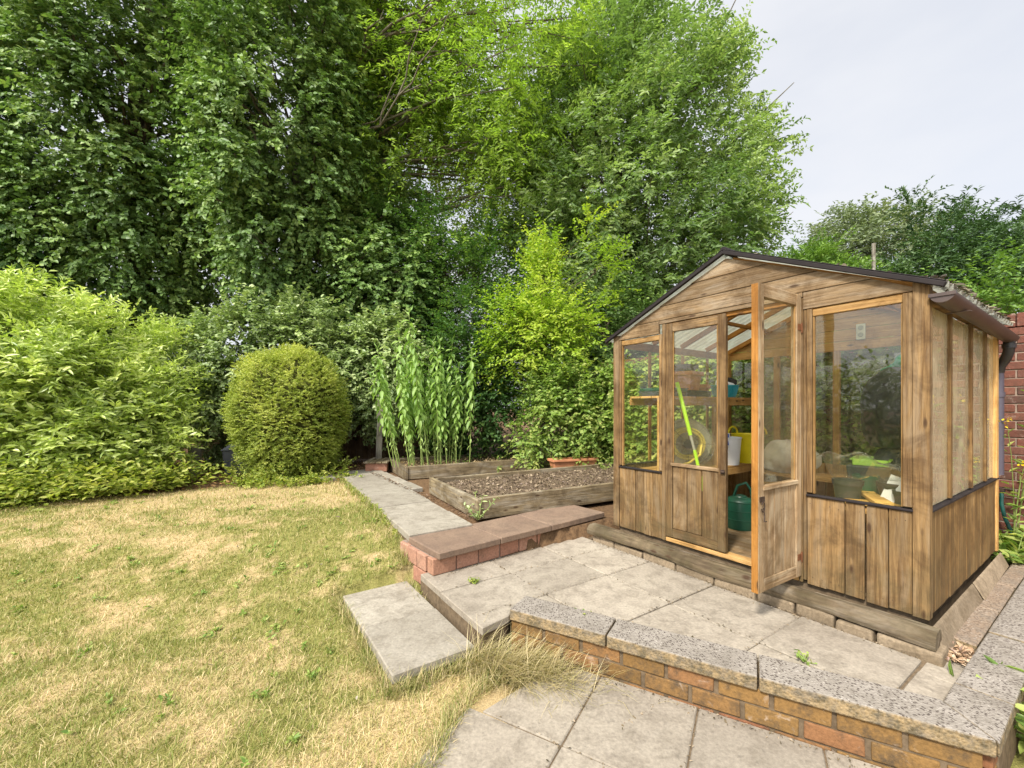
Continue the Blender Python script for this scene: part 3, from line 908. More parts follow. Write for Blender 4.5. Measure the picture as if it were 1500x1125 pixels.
# ------------------------------------------------------------------ raised beds
def raised_bed(b, a, rot, lx, ly, h, label, split=None):
    t = thing('raised_bed', label, 'raised bed', G(b, a, 0.17), ANG + R(rot))
    w = 0.05
    m = MB(); m.box(0.0, lx, 0, w, 0.0, h + random.uniform(-.005, .01), grain=0); m.build('plank', M_SLEEPER, t, bevel=0.006)
    m = MB(); m.box(0.03, lx - .03, ly - w, ly, 0.0, h * 0.97, grain=0); m.build('plank', M_SLEEPER, t, bevel=0.006)
    m = MB(); m.box(-w - 0.004, -0.004, -0.02, ly, 0.0, h * 1.02, grain=1); m.build('plank', M_SLEEPER, t, bevel=0.006)
    m = MB(); m.box(lx + .002, lx + w, 0, ly, 0.0, h, grain=1); m.build('plank', M_SLEEPER, t, bevel=0.006)
    m = MB(); m.box(0.004, 0.06, w + .003, w + 0.06, 0.0, h - 0.02, grain=2); m.build('corner_post', M_GREYWOOD, t)
    nx, ny = 46, 26
    vs = []; fs = []
    for j in range(ny):
        for i in range(nx):
            x = 0.004 + (lx - 0.008) * i / (nx - 1); y = w + (ly - 2 * w) * j / (ny - 1)
            z = h * 0.66 + 0.045 * (float(fbm(np.array(x + b), np.array(y + a), 5, 4)) - .5) + random.uniform(-.008, .008)
            vs.append((x, y, z))
    for j in range(ny - 1):
        for i in range(nx - 1):
            q = j * nx + i; fs.append((q, q + 1, q + nx + 1, q + nx))
    m = MB(); m._add(vs, fs); m.build('soil', M_SOIL, t, smooth=True)
    return t
raised_bed(-1.03, 3.04, -5.0, 3.0, 1.50, 0.205, 'nearer timber raised bed filled with bare dry soil')
raised_bed(-0.81, 5.69, -6.5, 2.9, 1.25, 0.20, 'rear timber raised bed where the tall leafy stems grow')

def litter(name, pts, label, colset, size, zfn, lift=0.012):
    n = len(pts)
    x, y = pts[:, 0], pts[:, 1]
    z = zfn(x, y) + lift
    D = rng.normal(size=(n, 3)); D[:, 2] *= 0.35
    N = UPV + rng.normal(size=(n, 3)) * 0.5
    L = size * rng.uniform(0.5, 1.3, n)
    m = leaf_mat(name + '_leaf', *colset, 0.1, 0.7, 0.2, 1.0)
    o = leaf_object(name, np.stack([x, y, z], 1), D, N, L, L * rng.uniform(0.3, 0.7, n), m, T5)
    return tag(o, label, 'litter', kind='stuff')

DRYC = ((0.075, 0.052, 0.032), (0.175, 0.125, 0.080), (0.33, 0.26, 0.175))
def bedpts(b, a, rot, lx, ly, n, pad=0.07):
    x = rng.uniform(pad, lx - pad, n); y = rng.uniform(pad, ly - pad, n)
    c, s = math.cos(ANG + R(rot)), math.sin(ANG + R(rot)); o = G(b, a)
    return np.stack([o[0] + x * c - y * s, o[1] + x * s + y * c], 1)
litter('dead_leaves', bedpts(-1.03, 3.04, -5, 3, 1.5, 2600), 'brown dead leaves and bits over the bare bed soil', DRYC, 0.04, lambda x, y: 0.17 + 0.135 + 0 * x, 0.018)
litter('dead_leaves', bedpts(-0.81, 5.69, -6.5, 2.9, 1.25, 1500), 'dry straw and dead leaves in the rear bed', ((0.16, 0.10, 0.05), (0.36, 0.25, 0.12), (0.48, 0.37, 0.2)), 0.05, lambda x, y: 0.17 + 0.13 + 0 * x, 0.018)
q = rng.uniform(size=(420, 2)); q = np.array([ga(-1.17 + 0.10 * u, 2.95 + 3.6 * v) for u, v in q])
litter('dead_leaves', q, 'dark leaf crumbs along the path edge by the beds', ((0.07, 0.045, 0.03), (0.14, 0.085, 0.05), (0.22, 0.15, 0.09)), 0.03, lambda x, y: 0.19 + 0 * x, 0.012)
q = rng.uniform(size=(190, 2)); q = np.array([ga(-0.10 + 0.24 * u, -0.165 + 0.12 * v) for u, v in q])
litter('dead_leaves', q, 'dry leaves caught at the greenhouse corner', ((0.2, 0.12, 0.07), (0.38, 0.25, 0.15), (0.5, 0.38, 0.26)), 0.034, lambda x, y: 0.0 + 0 * x, 0.012)
x = rng.uniform(-9, -2.6, 3800); y = rng.uniform(5.0, 9, 3800)
k = soilmask(x, y) > 0.4
litter('dead_leaves', np.stack([x[k], y[k]], 1), 'orange brown leaf litter under the hedge', ((0.16, 0.075, 0.03), (0.32, 0.17, 0.07), (0.45, 0.28, 0.13)), 0.06, gz, 0.012)
x = rng.uniform(-3.2, -0.2, 60); y = rng.uniform(1.5, 5.0, 60); y[18:] = -9; k = in_lawn(x, y)
litter('dead_leaves', np.stack([x[k], y[k]], 1), 'few pale fallen leaves on the lawn', ((0.14, 0.10, 0.07), (0.26, 0.20, 0.14), (0.40, 0.34, 0.27)), 0.04, gz, 0.03)

# grit, moss and leaf crumbs in the paving joints and along the wall foot
def joint_bits():
    P = []
    for n_ in (1.735, 1.20): 
        for s_ in rng.uniform(-1.1, 2.0, 120): P.append(sn(s_, n_ + rng.normal() * .008))
    for s_ in (-.737, -.238, .27, .79):
        for n_ in rng.uniform(.9, 2.28, 60): P.append(sn(s_ + rng.normal() * .008, n_))
    for s_ in rng.uniform(-1.3, .8, 260): P.append(sn(s_, 2.285 - abs(rng.normal()) * .03))
    litter('grit', np.array(P), 'grit and leaf crumbs in the joints of the lower patio', ((0.06, 0.05, 0.03), (0.16, 0.12, 0.07), (0.34, 0.27, 0.19)), 0.013, lambda x, y: -0.195 + 0 * x, 0.003)
    P = []
    for a in (0.525, 1.09, 1.65, 2.10):
        for b in rng.uniform(-1.85, -.2, 70):
            q = ga(b, a + rng.normal() * .007)
            if q[0] * WN[0] + q[1] * WN[1] > NIN + .01 or b < -1.6: P.append(q)
    for b in (-1.305, -.71):
        for a in rng.uniform(.1, 2.3, 80):
            q = ga(b + rng.normal() * .007, a)
            if q[0] * WN[0] + q[1] * WN[1] > NIN + .01: P.append(q)
    for a in rng.uniform(-.05, 2.3, 300): P.append(ga(-.175 - abs(rng.normal()) * .025 - .012 * a, a))
    for b in rng.uniform(-1.75, -.15, 200): P.append(ga(b, 2.345 + (b + 1.84) * .093 - abs(rng.normal()) * .02 + .02))
    for s_ in rng.uniform(-1.3, .7, 200): P.append(sn(s_, NIN + .012 + abs(rng.normal()) * .02))
    litter('grit', np.array(P), 'grit and leaf crumbs in the joints of the terrace', ((0.06, 0.05, 0.03), (0.17, 0.125, 0.07), (0.34, 0.27, 0.19)), 0.014, lambda x, y: 0.001 + 0 * x, 0.003)
joint_bits()
# ------------------------------------------------------------------ greenhouse (local x = depth, local y = along the front, from the right corner)
GW, GD = 2.195, 1.977
Z0, ZS, ZP = 0.15, 0.722, 1.935
YR, ZR = 1.0975, 2.425
def zroof(y): return ZR - (ZR - 1.955) * abs(y - YR) / YR
GLOC = (GC[0], GC[1], 0.0)
gh = thing('greenhouse', 'weathered timber greenhouse with open door and glazed sides', 'greenhouse', GLOC, ANG)

def gbuild(m, name, mat, par=gh, bevel=0.003, **k): return m.build(name, mat, par, bevel=bevel, **k)

def pane(name, x0, x1, y0, y1, z0, z1, par, mat=None):
    m = MB(); m.box(x0, x1, y0, y1, z0, z1); return m.build(name, mat or M_GLASS, par)

def planks_y(m, x0, x1, y0, y1, z0, z1, n, top=0.0):
    e = np.linspace(y0, y1, n + 1)
    for i in range(n):
        w = random.uniform(-.008, .008) if 0 < i else 0
        ya = e[i] + (w if i else 0); yb = e[i + 1]
        m.box(x0 + random.uniform(-.002, .002), x1, ya + .002, yb - .002, z0 + random.uniform(-.004, .004), z1, grain=2)
def nail_heads(m, y0, y1, x, zs, n):
    e = np.linspace(y0, y1, n + 1)
    for i in range(n):
        for z in zs:
            for q in (.25, .75):
                if random.random() < .8:
                    y = e[i] + (e[i + 1] - e[i]) * q + random.uniform(-.008, .008); zz = z + random.uniform(-.006, .006)
                    m.box(x - .002, x + .004, y - .003, y + .003, zz - .003, zz + .003, mi=1)
def planks_x(m, y0, y1, x0, x1, z0, z1, n):
    e = np.linspace(x0, x1, n + 1)
    for i in range(n):
        m.box(e[i] + .0015, e[i + 1] - .0015, y0 + random.uniform(-.002, .002), y1, z0 + random.uniform(-.004, .004), z1, grain=2)

# posts
for (x0, x1, y0, y1, mat) in ((-0.022, 0.045, -0.022, 0.046, M_WOOD), (-0.022, 0.045, GW - 0.046, GW + 0.02, M_WOOD),
                              (GD - 0.05, GD + 0.02, -0.02, 0.046, M_HONEY), (GD - 0.05, GD + 0.02, GW - 0.046, GW + 0.02, M_HONEY)):
    m = MB(); m.box(x0, x1, y0, y1, Z0, 1.985, grain=2)
    gbuild(m, 'corner_post', mat)
# door jambs
for (y0, y1) in ((0.583, 0.604), (1.630, 1.665)):
    m = MB(); m.box(-0.016, 0.05, y0, y1, Z0, 2.016, grain=2); m.box(-0.014, 0.035, 0.562, 0.581, Z0 + .02, ZP - .002, grain=2) if y0 < 1 else None
    gbuild(m, 'door_jamb', M_WOOD)
m = MB(); m.box(0.0, 0.05, 0.606, 1.628, 1.985, 2.03, grain=1); gbuild(m, 'door_head', M_ORANGE)
m = MB(); m.box(-0.014, 0.07, 0.606, 1.628, Z0, 0.182, grain=1); gbuild(m, 'threshold', M_HONEY)

# lower plank panels
m = MB(); planks_y(m, -0.012, 0.008, 0.048, 0.560, Z0, ZS - .004, 5); nail_heads(m, .048, .56, -.013, (.2, .67), 5); gbuild(m, 'plank_panel', [M_WOOD, M_IRON])
m = MB(); planks_y(m, -0.012, 0.008, 1.667, GW - 0.048, Z0, ZS - .004, 5); nail_heads(m, 1.667, GW - .048, -.013, (.2, .67), 5); gbuild(m, 'plank_panel', [M_WOOD, M_IRON])
m = MB(); planks_x(m, -0.010, 0.010, 0.047, GD - 0.052, Z0, ZS - .004, 17); gbuild(m, 'plank_panel', M_SIDE)
m = MB(); planks_x(m, GW - 0.01, GW + 0.01, 0.047, GD - 0.052, Z0, ZS - .004, 17); gbuild(m, 'plank_panel', M_SIDE)
m = MB(); planks_y(m, GD - 0.01, GD + 0.01, 0.048, GW - 0.048, Z0, ZS - .004, 19); gbuild(m, 'plank_panel', M_HONEY)

# front windows
def front_window(y0, y1, wa, wb):
    m = MB()
    m.box(-0.017, 0.028, y0, y0 + wa, ZS + .022, ZP - .002, grain=2)
    m.box(-0.017, 0.028, y1 - wb, y1, ZS + .022, ZP - .002, grain=2)
    o = gbuild(m, 'window_frame', M_WOOD)
    m = MB()
    for (a, b) in ((y0 + wa + .001, y0 + wa + 0.009), (y1 - wb - 0.010, y1 - wb - .001)):
        m.box(-0.006, 0.022, a, b, ZS + .016, ZP - .052, grain=2)
    m.box(-0.010, 0.028, y0 + wa + .001, y1 - wb - .001, ZP - .050, ZP - .004, grain=1)
    gbuild(m, 'glazing_bead', M_BEAD, o)
    pane('pane', 0.004, 0.008, y0 + wa, y1 - wb, ZS + .012, ZP - .045, o, M_GLASS)
    m = MB(); m.box(-0.026, 0.02, y0 - .004, y1 + .0, ZS, ZS + 0.012, grain=1); gbuild(m, 'sill_strip', M_DARKTRIM, o, 0.002)
    return o
front_window(0.047, 0.560, .042, .030)
front_window(1.668, GW - 0.048, .026, .026)

# gable of horizontal boards
def gable(x0, x1, mat, name, door):
    m = MB()
    def strip(z0, z1, ya=None, yb=None):
        k = (ZR - 1.955) / YR
        h0 = min(YR, (ZR - z0) / k); h1 = max(0, (ZR - z1) / k)
        yl0, yr0, yl1, yr1 = YR - h0, YR + h0, YR - h1, YR + h1
        if z0 < 1.96: yl0, yr0 = 0.0, GW
        if ya is not None: yl0 = max(yl0, ya); yl1 = max(yl1, ya)
        if yb is not None: yr0 = min(yr0, yb); yr1 = min(yr1, yb)
        g = .0022
        P = [(x0, yl0, z0 + g), (x1, yl0, z0 + g), (x1, yr0, z0 + g), (x0, yr0, z0 + g),
             (x0, yl1, z1 - g), (x1, yl1, z1 - g), (x1, yr1, z1 - g), (x0, yr1, z1 - g)]
        m.hexa(P, [p[1] for p in P], [p[2] + p[0] for p in P])
    if door:
        strip(1.935, 2.05, None, 0.580); strip(1.935, 2.05, 1.697, None)
        strip(2.05, 2.17); strip(2.17, 2.30); strip(2.30, 2.424)
        m.box(x0 - .001, x1, 0.585, 1.692, 2.018, 2.048, grain=1)
        m.box(x0 - .003, x1, 0.583, 0.604, 2.02, 2.05, grain=2)
    else:
        for z in (1.86, 1.955, 2.07, 2.185, 2.30): strip(z, min(z + (0.095 if z < 1.9 else 0.115), 2.424))
    return gbuild(m, name, mat, bevel=0.002)
gable(-0.019, 0.006, M_WOODP, 'gable_panel', True)
gable(GD - 0.006, GD + 0.016, M_HONEY, 'gable_panel', False)

# door leaf, closed and open: local frame of the leaf: hinge at origin, leaf along +l, outside face at -o
def leaf_door(par, M, w, z0, z1, orange_edge):
    st = 0.062
    m = MB(M); m.box(-0.018, 0.018, 0, st, z0, z1, grain=2); m.box(-0.018, 0.018, w - st, w, z0, z1, grain=2)
    m.box(-0.017, 0.017, st + .001, w - st - .001, z1 - 0.075, z1 - .001, grain=1)
    m.box(-0.017, 0.017, st + .001, w - st - .001, z0 + .001, z0 + 0.075, grain=1)
    fr = m.build('door_frame', M_DOOR if orange_edge else M_WOOD, par, bevel=0.003)
    m = MB(M); m.box(-0.024, 0.016, st - .012, w - st + .012, 0.800, 0.826, grain=1); m.build('door_rail', M_DOOR, par, bevel=0.003)
    m = MB(M); planks_y(m, -0.010, 0.004, st + .002, w - st - .002, z0 + .076, 0.799, 3); m.build('door_planks', M_DOOR if orange_edge else M_WOOD, par, bevel=0.003)
    m = MB(M); m.box(-0.002, 0.002, st - .004, w - st + .004, 0.827, z1 - .073); m.build('pane', M_GLASSD, par)
    m = MB(M)
    m.box(-0.012, -0.003, st + .001, st + .012, 0.828, z1 - .077, grain=2)
    m.box(-0.012, -0.003, w - st - .012, w - st - .001, 0.828, z1 - .077, grain=2)
    m.build('glazing_bead', M_BEAD, par, bevel=0.002)
    if orange_edge:
        m = MB(M); m.box(-0.0165, 0.022, w + .0005, w + 0.004, z0 + .002, z1 - .002, grain=2)
        m.box(0.0185, 0.024, w - st, w, z0 + .002, z1 - .002, grain=2)
        m.build('door_edge', M_ORANGE, par, bevel=0.001)
    return fr

fd = tag(thing('fixed_door', None, None), 'closed left leaf'); del fd['label']; fd.parent = gh
leaf_door(fd, Matrix.Translation((0.004, 1.101, 0)), 0.527, 0.192, 2.012, False)
m = MB(); m.box(-0.026, -0.012, 1.108, 1.135, 0.79, 0.82); m.tube([(-.03, 1.10, .805), (-.03, 1.128, .805)], 0.008, 6); m.build('latch', M_IRON, fd)
od = thing('open_door', None, None); od.parent = gh
A_ = R(88)
od.location = (-0.020, 0.606, 0.0); od.rotation_euler = (0, 0, A_)
leaf_door(od, Matrix.Translation((0, 0, 0)), 0.522, 0.192, 2.035, True)
m = MB()
m.box(-0.024, -0.018, 0.462, 0.512, 0.735, 0.765)
m.tube([(-.026, .485 + .016 * math.cos(t), .735 + .03 * math.sin(t) - .03) for t in np.linspace(0.6, 6.0, 14)], 0.0035, 5)
m.tube([(-.028, .485, .70), (-.03, .478, .655), (-.034, .49, .62), (-.034, .462, .618)], 0.0035, 5)
m.build('latch', M_IRON, od)
M_RUST = plain('rust', (0.15, 0.062, 0.028), 0.8, 0.2, var=0.4, scale=30)
for hz in (0.30, 1.80):
    m = MB(); m.box(-0.022, -0.017, 0.004, 0.05, hz, hz + .04); m.tube([(-.018, 0.0, hz - .015), (-.018, 0.0, hz + .05)], 0.008, 6); m.build('hinge', M_RUST, od)

# side glazing
def side(y, sgn, mat, gm):
    xs = [0.047, 0.51, 1.08, 1.56, GD - 0.052]
    for x in xs[1:-1]:
        m = MB(); m.box(x - 0.022, x + 0.022, y - 0.014 * sgn if sgn > 0 else y, y + 0.03 if sgn > 0 else y + 0.014, ZS + .022, 1.87, grain=2)
        gbuild(m, 'glazing_bar', mat)
    for i in range(4):
        o = pane('side_pane', xs[i] + .0, xs[i + 1] - .0, y + .002 * sgn, y + .006 * sgn, ZS + .02, 1.86, gh, gm)
    m = MB(); m.box(0.046, GD - 0.05, min(y, y - .012 * sgn), max(y + .03 * sgn, y), 1.872, 1.95, grain=0); gbuild(m, 'wall_plate', mat)
    m = MB(); m.box(0.046, GD + .01, min(y - .024 * sgn, y + .02 * sgn), max(y - .024 * sgn, y + .02 * sgn), ZS, ZS + .012, grain=0); gbuild(m, 'sill_strip', M_DARKTRIM, bevel=0.002)
side(0.0, 1, M_SIDE, M_GLASSS)
side(GW, -1, M_HONEY, M_GLASS)

# rear wall glazing
ys = [0.047, 0.50, 1.06, 1.62, GW - 0.048]
for y in ys[1:-1]:
    m = MB(); m.box(GD - 0.03, GD + 0.015, y - 0.028, y + 0.028, ZS, 1.858, grain=2); gbuild(m, 'rear_stud', M_HONEY)
for i in range(4):
    pane('rear_pane', GD - .004, GD, ys[i] + .03 * (i > 0), ys[i + 1] - .03 * (i < 3), ZS, 1.858, gh, M_GLASS)

# roof: corrugated translucent sheets, dark verge trim, rafters, ridge
def roof_slope(sgn):
    ye = -0.085 if sgn < 0 else GW + 0.085
    d = np.array([0, ye - YR, 1.935 - 2.458]); L = np.linalg.norm(d); d = d / L
    nn = nrm(np.cross(np.array([1, 0, 0]), d)); nn = nn if nn[2] > 0 else -nn
    m = MB(); nx = 110; rows = [0.0, 0.5, 1.0]
    vs = []; x0, x1 = -0.034, GD + 0.05
    for k, off in ((0, 0.0), (1, 0.004)):
        for r in rows:
            for i in range(nx):
                x = x0 + (x1 - x0) * i / (nx - 1)
                p = np.array([x, YR, 2.458]) + d * L * r + nn * (0.011 * math.sin(2 * PI * (x - x0) / 0.0955) + 0.012 + off)
                vs.append(tuple(p))
    fs = []; q = 3 * nx
    for r in range(2):
        for i in range(nx - 1):
            a = r * nx + i
            fs.append((a, a + 1, a + nx + 1, a + nx)); fs.append((q + a, q + a + nx, q + a + nx + 1, q + a + 1))
    for i in range(nx - 1):
        fs.append((2 * nx + i, 2 * nx + i + 1, q + 2 * nx + i + 1, q + 2 * nx + i))
    m._add(vs, fs); o = m.build('roof_sheet', M_ROOF, gh, smooth=True)
    # rafters
    mm = MB()
    for x in (0.03, 0.52, 1.0, 1.48, 1.94):
        p0 = np.array([x, YR + sgn * 0.03, 2.402]); p1 = np.array([x, 0.03 if sgn < 0 else GW - 0.03, 1.935 + 0.02])
        mm.board(p0, p1, 0.032, 0.05, nn)
    for x in (0.5,):
        pass
    p = np.array([0, YR, 2.43]) + d * L * 0.5
    mm.box(0.03, GD - .02, p[1] - .02, p[1] + .02, p[2] - .035, p[2] - .005, grain=0)
    mm.build('rafters', M_ORANGE, gh, bevel=0.002)
    # verge trim on the front edge
    t = MB(); e = np.array([-0.050, YR, 2.462]); f = e + d * (L + .004)
    t.board(e, f, 0.03, 0.027, nn)
    t.board(e + np.array([.004, 0, .020]), f + np.array([.004, 0, .020]), 0.03, 0.006, nn)
    t.build('verge_trim', M_DARKTRIM, gh, bevel=0.003)
roof_slope(-1); roof_slope(1)
m = MB(); m.tube([(-0.055, YR, 2.478), (GD + .05, YR, 2.478)], 0.026, 10); m.build('ridge_cap', M_DARKTRIM, gh, smooth=True)

# gutter with stop end, swan neck and downpipe
def gutter():
    vs = []; n = 12; x0, x1 = -0.045, 2.04
    m = MB()
    prof = [(math.cos(t), math.sin(t)) for t in np.linspace(PI, 2 * PI, n)]
    R1, R2 = 0.050, 0.045
    for x in (x0, x1):
        z = 1.895 - 0.02 * (x - x0)
        for r in (R1, R2):
            for c, s_ in prof: vs.append((x, -0.075 + c * r, z + s_ * r * 0.95))
    fs = []
    for i in range(n - 1):
        fs.append((i, 2 * n + i, 2 * n + i + 1, i + 1))
        fs.append((n + i, n + i + 1, 3 * n + i + 1, 3 * n + i))
    fs.append((0, n, 3 * n, 2 * n)); fs.append((n - 1, 3 * n - 1 - 0, 4 * n - 1, 2 * n - 1)) if False else fs.append((n - 1, 3 * n - 1, 4 * n - 1, 2 * n - 1))
    fs.append(tuple(range(n))[::-1]); fs.append(tuple(2 * n + i for i in range(n)))
    m._add(vs, fs)
    m.box(-0.052, -0.040, -0.127, -0.023, 1.880, 1.898)
    m.box(0.30, 0.33, -0.126, -0.024, 1.838, 1.842); 
    o = m.build('gutter', M_GUTTER, gh, smooth=True)
    m = MB()
    m.tube([(1.99, -0.075, 1.86), (1.99, -0.075, 1.77), (2.0, -0.07, 1.73), (2.03, -0.05, 1.68), (2.045, -0.02, 1.63), (2.05, -0.012, 1.58)], 0.034, 12)
    m.tube([(1.985, -0.075, 1.80), (1.985, -0.075, 1.765)], 0.040, 12)
    m.build('swan_neck', M_BLACK, gh, smooth=True)
    m = MB(); m.tube([(2.05, -0.012, 1.60), (2.05, -0.012, 0.75)], 0.031, 12); m.tube([(2.05, -.012, 1.42), (2.05, -.012, 1.38)], 0.037, 12)
    m.build('downpipe', plain('purple_grey_pvc', (0.07, 0.062, 0.085), 0.4, 0.5), gh, smooth=True)
gutter()

# floor of duckboards
m = MB(); e = np.linspace(0.02, GD - .03, 16)
for i in range(15): m.box(e[i] + .004, e[i + 1] - .004, 0.03, GW - .03, Z0 + random.uniform(.006, .010), Z0 + 0.028, grain=1)
m.build('floor_boards', M_WOODP, gh, bevel=0.003)
m = MB(); m.box(0.02, GD, 0.02, GW - .02, Z0 - .13, Z0 + .004); m.build('floor_base', M_MORTAR, gh)

# ------------------------------------------------------------------ staging and things kept inside
def gthing(name, label, cat, x, y, z, rz=0.0, group=None):
    p = G(x, y, z); return thing(name, label, cat, p, ANG + rz, group)

def staging(label, x0, x1, y0, y1, zt, legs, slat_axis, back=None):
    t = gthing('staging_shelf', label, 'shelf', x0, y0, Z0 + 0.029)
    z = zt - Z0 - .029
    m = MB(); lx, ly = x1 - x0, y1 - y0
    if slat_axis == 0:
        n = max(3, int(ly / .1)); e = np.linspace(0, ly, n + 1)
        for i in range(n): m.box(0, lx, e[i] + .005, e[i + 1] - .005, z - .02, z, grain=0)
    else:
        n = max(3, int(lx / .1)); e = np.linspace(0, lx, n + 1)
        for i in range(n): m.box(e[i] + .005, e[i + 1] - .005, 0, ly, z - .02, z, grain=1)
    m.build('slatted_top', M_HONEY, t, bevel=0.002)
    for ya in (0, ly - .022):
        m = MB(); m.box(0, lx, ya, ya + .022, z - .085, z - .021, grain=0); m.build('rail', M_HONEY, t, bevel=0.002)
    for (px, py) in legs:
        m = MB(); m.box(px * lx - .02 + (.02 if px == 0 else -.02 if px == 1 else 0), px * lx + .02 + (.02 if px == 0 else -.02 if px == 1 else 0),
                        (.0 if py == 0 else ly - .04) + .023 * (1 if py == 0 else -1), (.04 if py == 0 else ly) + .023 * (1 if py == 0 else -1), 0, z - .021, grain=2)
        m.build('leg', M_HONEY, t, bevel=0.002)
    return t
staging('upper slatted shelf high along the left glazing', 0.10, 1.90, 1.74, 2.12, 1.40, ((0, 0), (1, 0), (.5, 0)), 0)
staging('lower potting bench along the left glazing', 0.16, 1.84, 1.66, 2.10, 0.70, ((0, 1), (1, 1)), 0)
staging('slatted bench along the right hand glazing', 0.12, 1.86, 0.06, 0.56, 0.66, ((0, 0), (0, 1), (1, 0), (1, 1)), 0)
staging('slatted bench across the rear wall', 1.46, 1.92, 0.60, 1.60, 0.62, ((0, 0), (0, 1), (1, 0), (1, 1)), 1)

M_DOORW = M_WOODP
M_TERRA = plain('terracotta', (0.46, 0.20, 0.10), 0.8, 0.2, var=0.25, scale=12)
M_TRAY = plain('tray_black', (0.03, 0.035, 0.033), 0.5, 0.4)
M_GREENP = plain('dark_green_plastic', (0.012, 0.065, 0.040), 0.35, 0.5)
M_BLUE = plain('turquoise_plastic', (0.03, 0.36, 0.52), 0.35, 0.5)
M_WHITEP = plain('white_plastic', (0.72, 0.74, 0.80), 0.35, 0.5, var=0.05)
M_DBLUE = plain('royal_blue', (0.02, 0.08, 0.42), 0.4, 0.5)
M_YEL = plain('yellow_plastic', (0.72, 0.60, 0.015), 0.4, 0.5)
M_LIME = plain('lime_pole', (0.42, 0.78, 0.02), 0.4, 0.5, var=0.05)
M_HOSEY = plain('yellow_hose', (0.72, 0.58, 0.10), 0.45, 0.4, var=0.1)
M_GREYP = plain('clear_grey_disc', (0.35, 0.36, 0.33), 0.3, 0.5)
M_SACKW = plain('pale_sack', (0.52, 0.49, 0.44), 0.7, 0.2, var=0.25, scale=7, bump=0.3)
M_SACKB = plain('black_sack', (0.012, 0.0125, 0.014), 0.45, 0.3, var=0.3, scale=7, bump=0.6)
M_NET = plain('green_netting', (0.05, 0.27, 0.17), 0.8, 0.2, var=0.4, scale=30, bump=0.4)
M_PINE = wood_mat('sawn_board', (0.55, 0.34, 0.10), (0.40, 0.22, 0.05), (0.55, 0.4, 0.2), 0.2, 0.0)

ZH = 1.40 + .001
# seed trays along the upper shelf
for i, (x, y, h, lab) in enumerate(((0.16, 1.78, .045, 'black seed tray at the door end of the upper shelf'), (0.56, 1.77, .06, 'black seed tray under the terracotta pot'),
                                    (0.16, 1.785, .03, 'dark green seed tray stacked on the black tray'))):
    z = ZH + (.047 if i == 2 else 0)
    t = gthing('seed_tray', lab, 'tray', x, y, z, R(random.uniform(-2, 2)))
    m = MB(); lx, ly = .37, .27
    m.box(0, lx, 0, ly, 0, .006); m.box(0, lx, 0, .006, .006, h); m.box(0, lx, ly - .006, ly, .006, h); m.box(0, .006, .006, ly - .006, .006, h); m.box(lx - .006, lx, .006, ly - .006, .006, h)
    m.build('tray_body', M_TRAY if i < 2 else M_GREENP, t, bevel=.002)
    m = MB(); m.box(-.008, lx + .008, -.008, -.0005, h - .008, h); m.box(-.008, lx + .008, ly + .0005, ly + .008, h - .008, h); m.build('rim', M_TRAY if i < 2 else M_GREENP, t)

def square_pot(label, x, y, z, w0, w1, h, mat, rz=0):
    t = gthing('plant_pot', label, 'pot', x, y, z, rz)
    m = MB()
    def ring(w, z_): return [(-w, -w, z_), (w, -w, z_), (w, w, z_), (-w, w, z_)]
    vs = ring(w0, 0) + ring(w1, h) + ring(w1 - .012, h) + ring(w0 - .012, .015)
    fs = [(3, 2, 1, 0)] + [(i, (i + 1) % 4, 4 + (i + 1) % 4, 4 + i) for i in range(4)] + [(4 + i, 4 + (i + 1) % 4, 8 + (i + 1) % 4, 8 + i) for i in range(4)] + \
         [(8 + i, 8 + (i + 1) % 4, 12 + (i + 1) % 4, 12 + i) for i in range(4)] + [(12, 13, 14, 15)]
    m._add(vs, fs); m.build('pot_body', mat, t, bevel=.006, seg=2)
    m = MB()
    w = w1 + .012
    for (a, b, c, d) in ((-w, w, -w, -w1 + .0), (-w, w, w1, w), (-w, -w1, -w1, w1), (w1, w, -w1, w1)): m.box(a, b, c, d, h - .035, h + .004)
    m.build('rim', mat, t, bevel=.003)
    return t
square_pot('large square terracotta pot on the upper shelf', 0.66, 1.90, ZH + .008, .095, .125, .235, M_TERRA, R(8))
square_pot('low grey black pot standing in the mouth of the terracotta pot', 0.66, 1.90, ZH + .235, .07, .085, .08, M_TRAY, R(3))
square_pot('small brown pot behind the large terracotta pot', 1.02, 1.95, ZH, .05, .07, .13, M_TERRA, R(20))

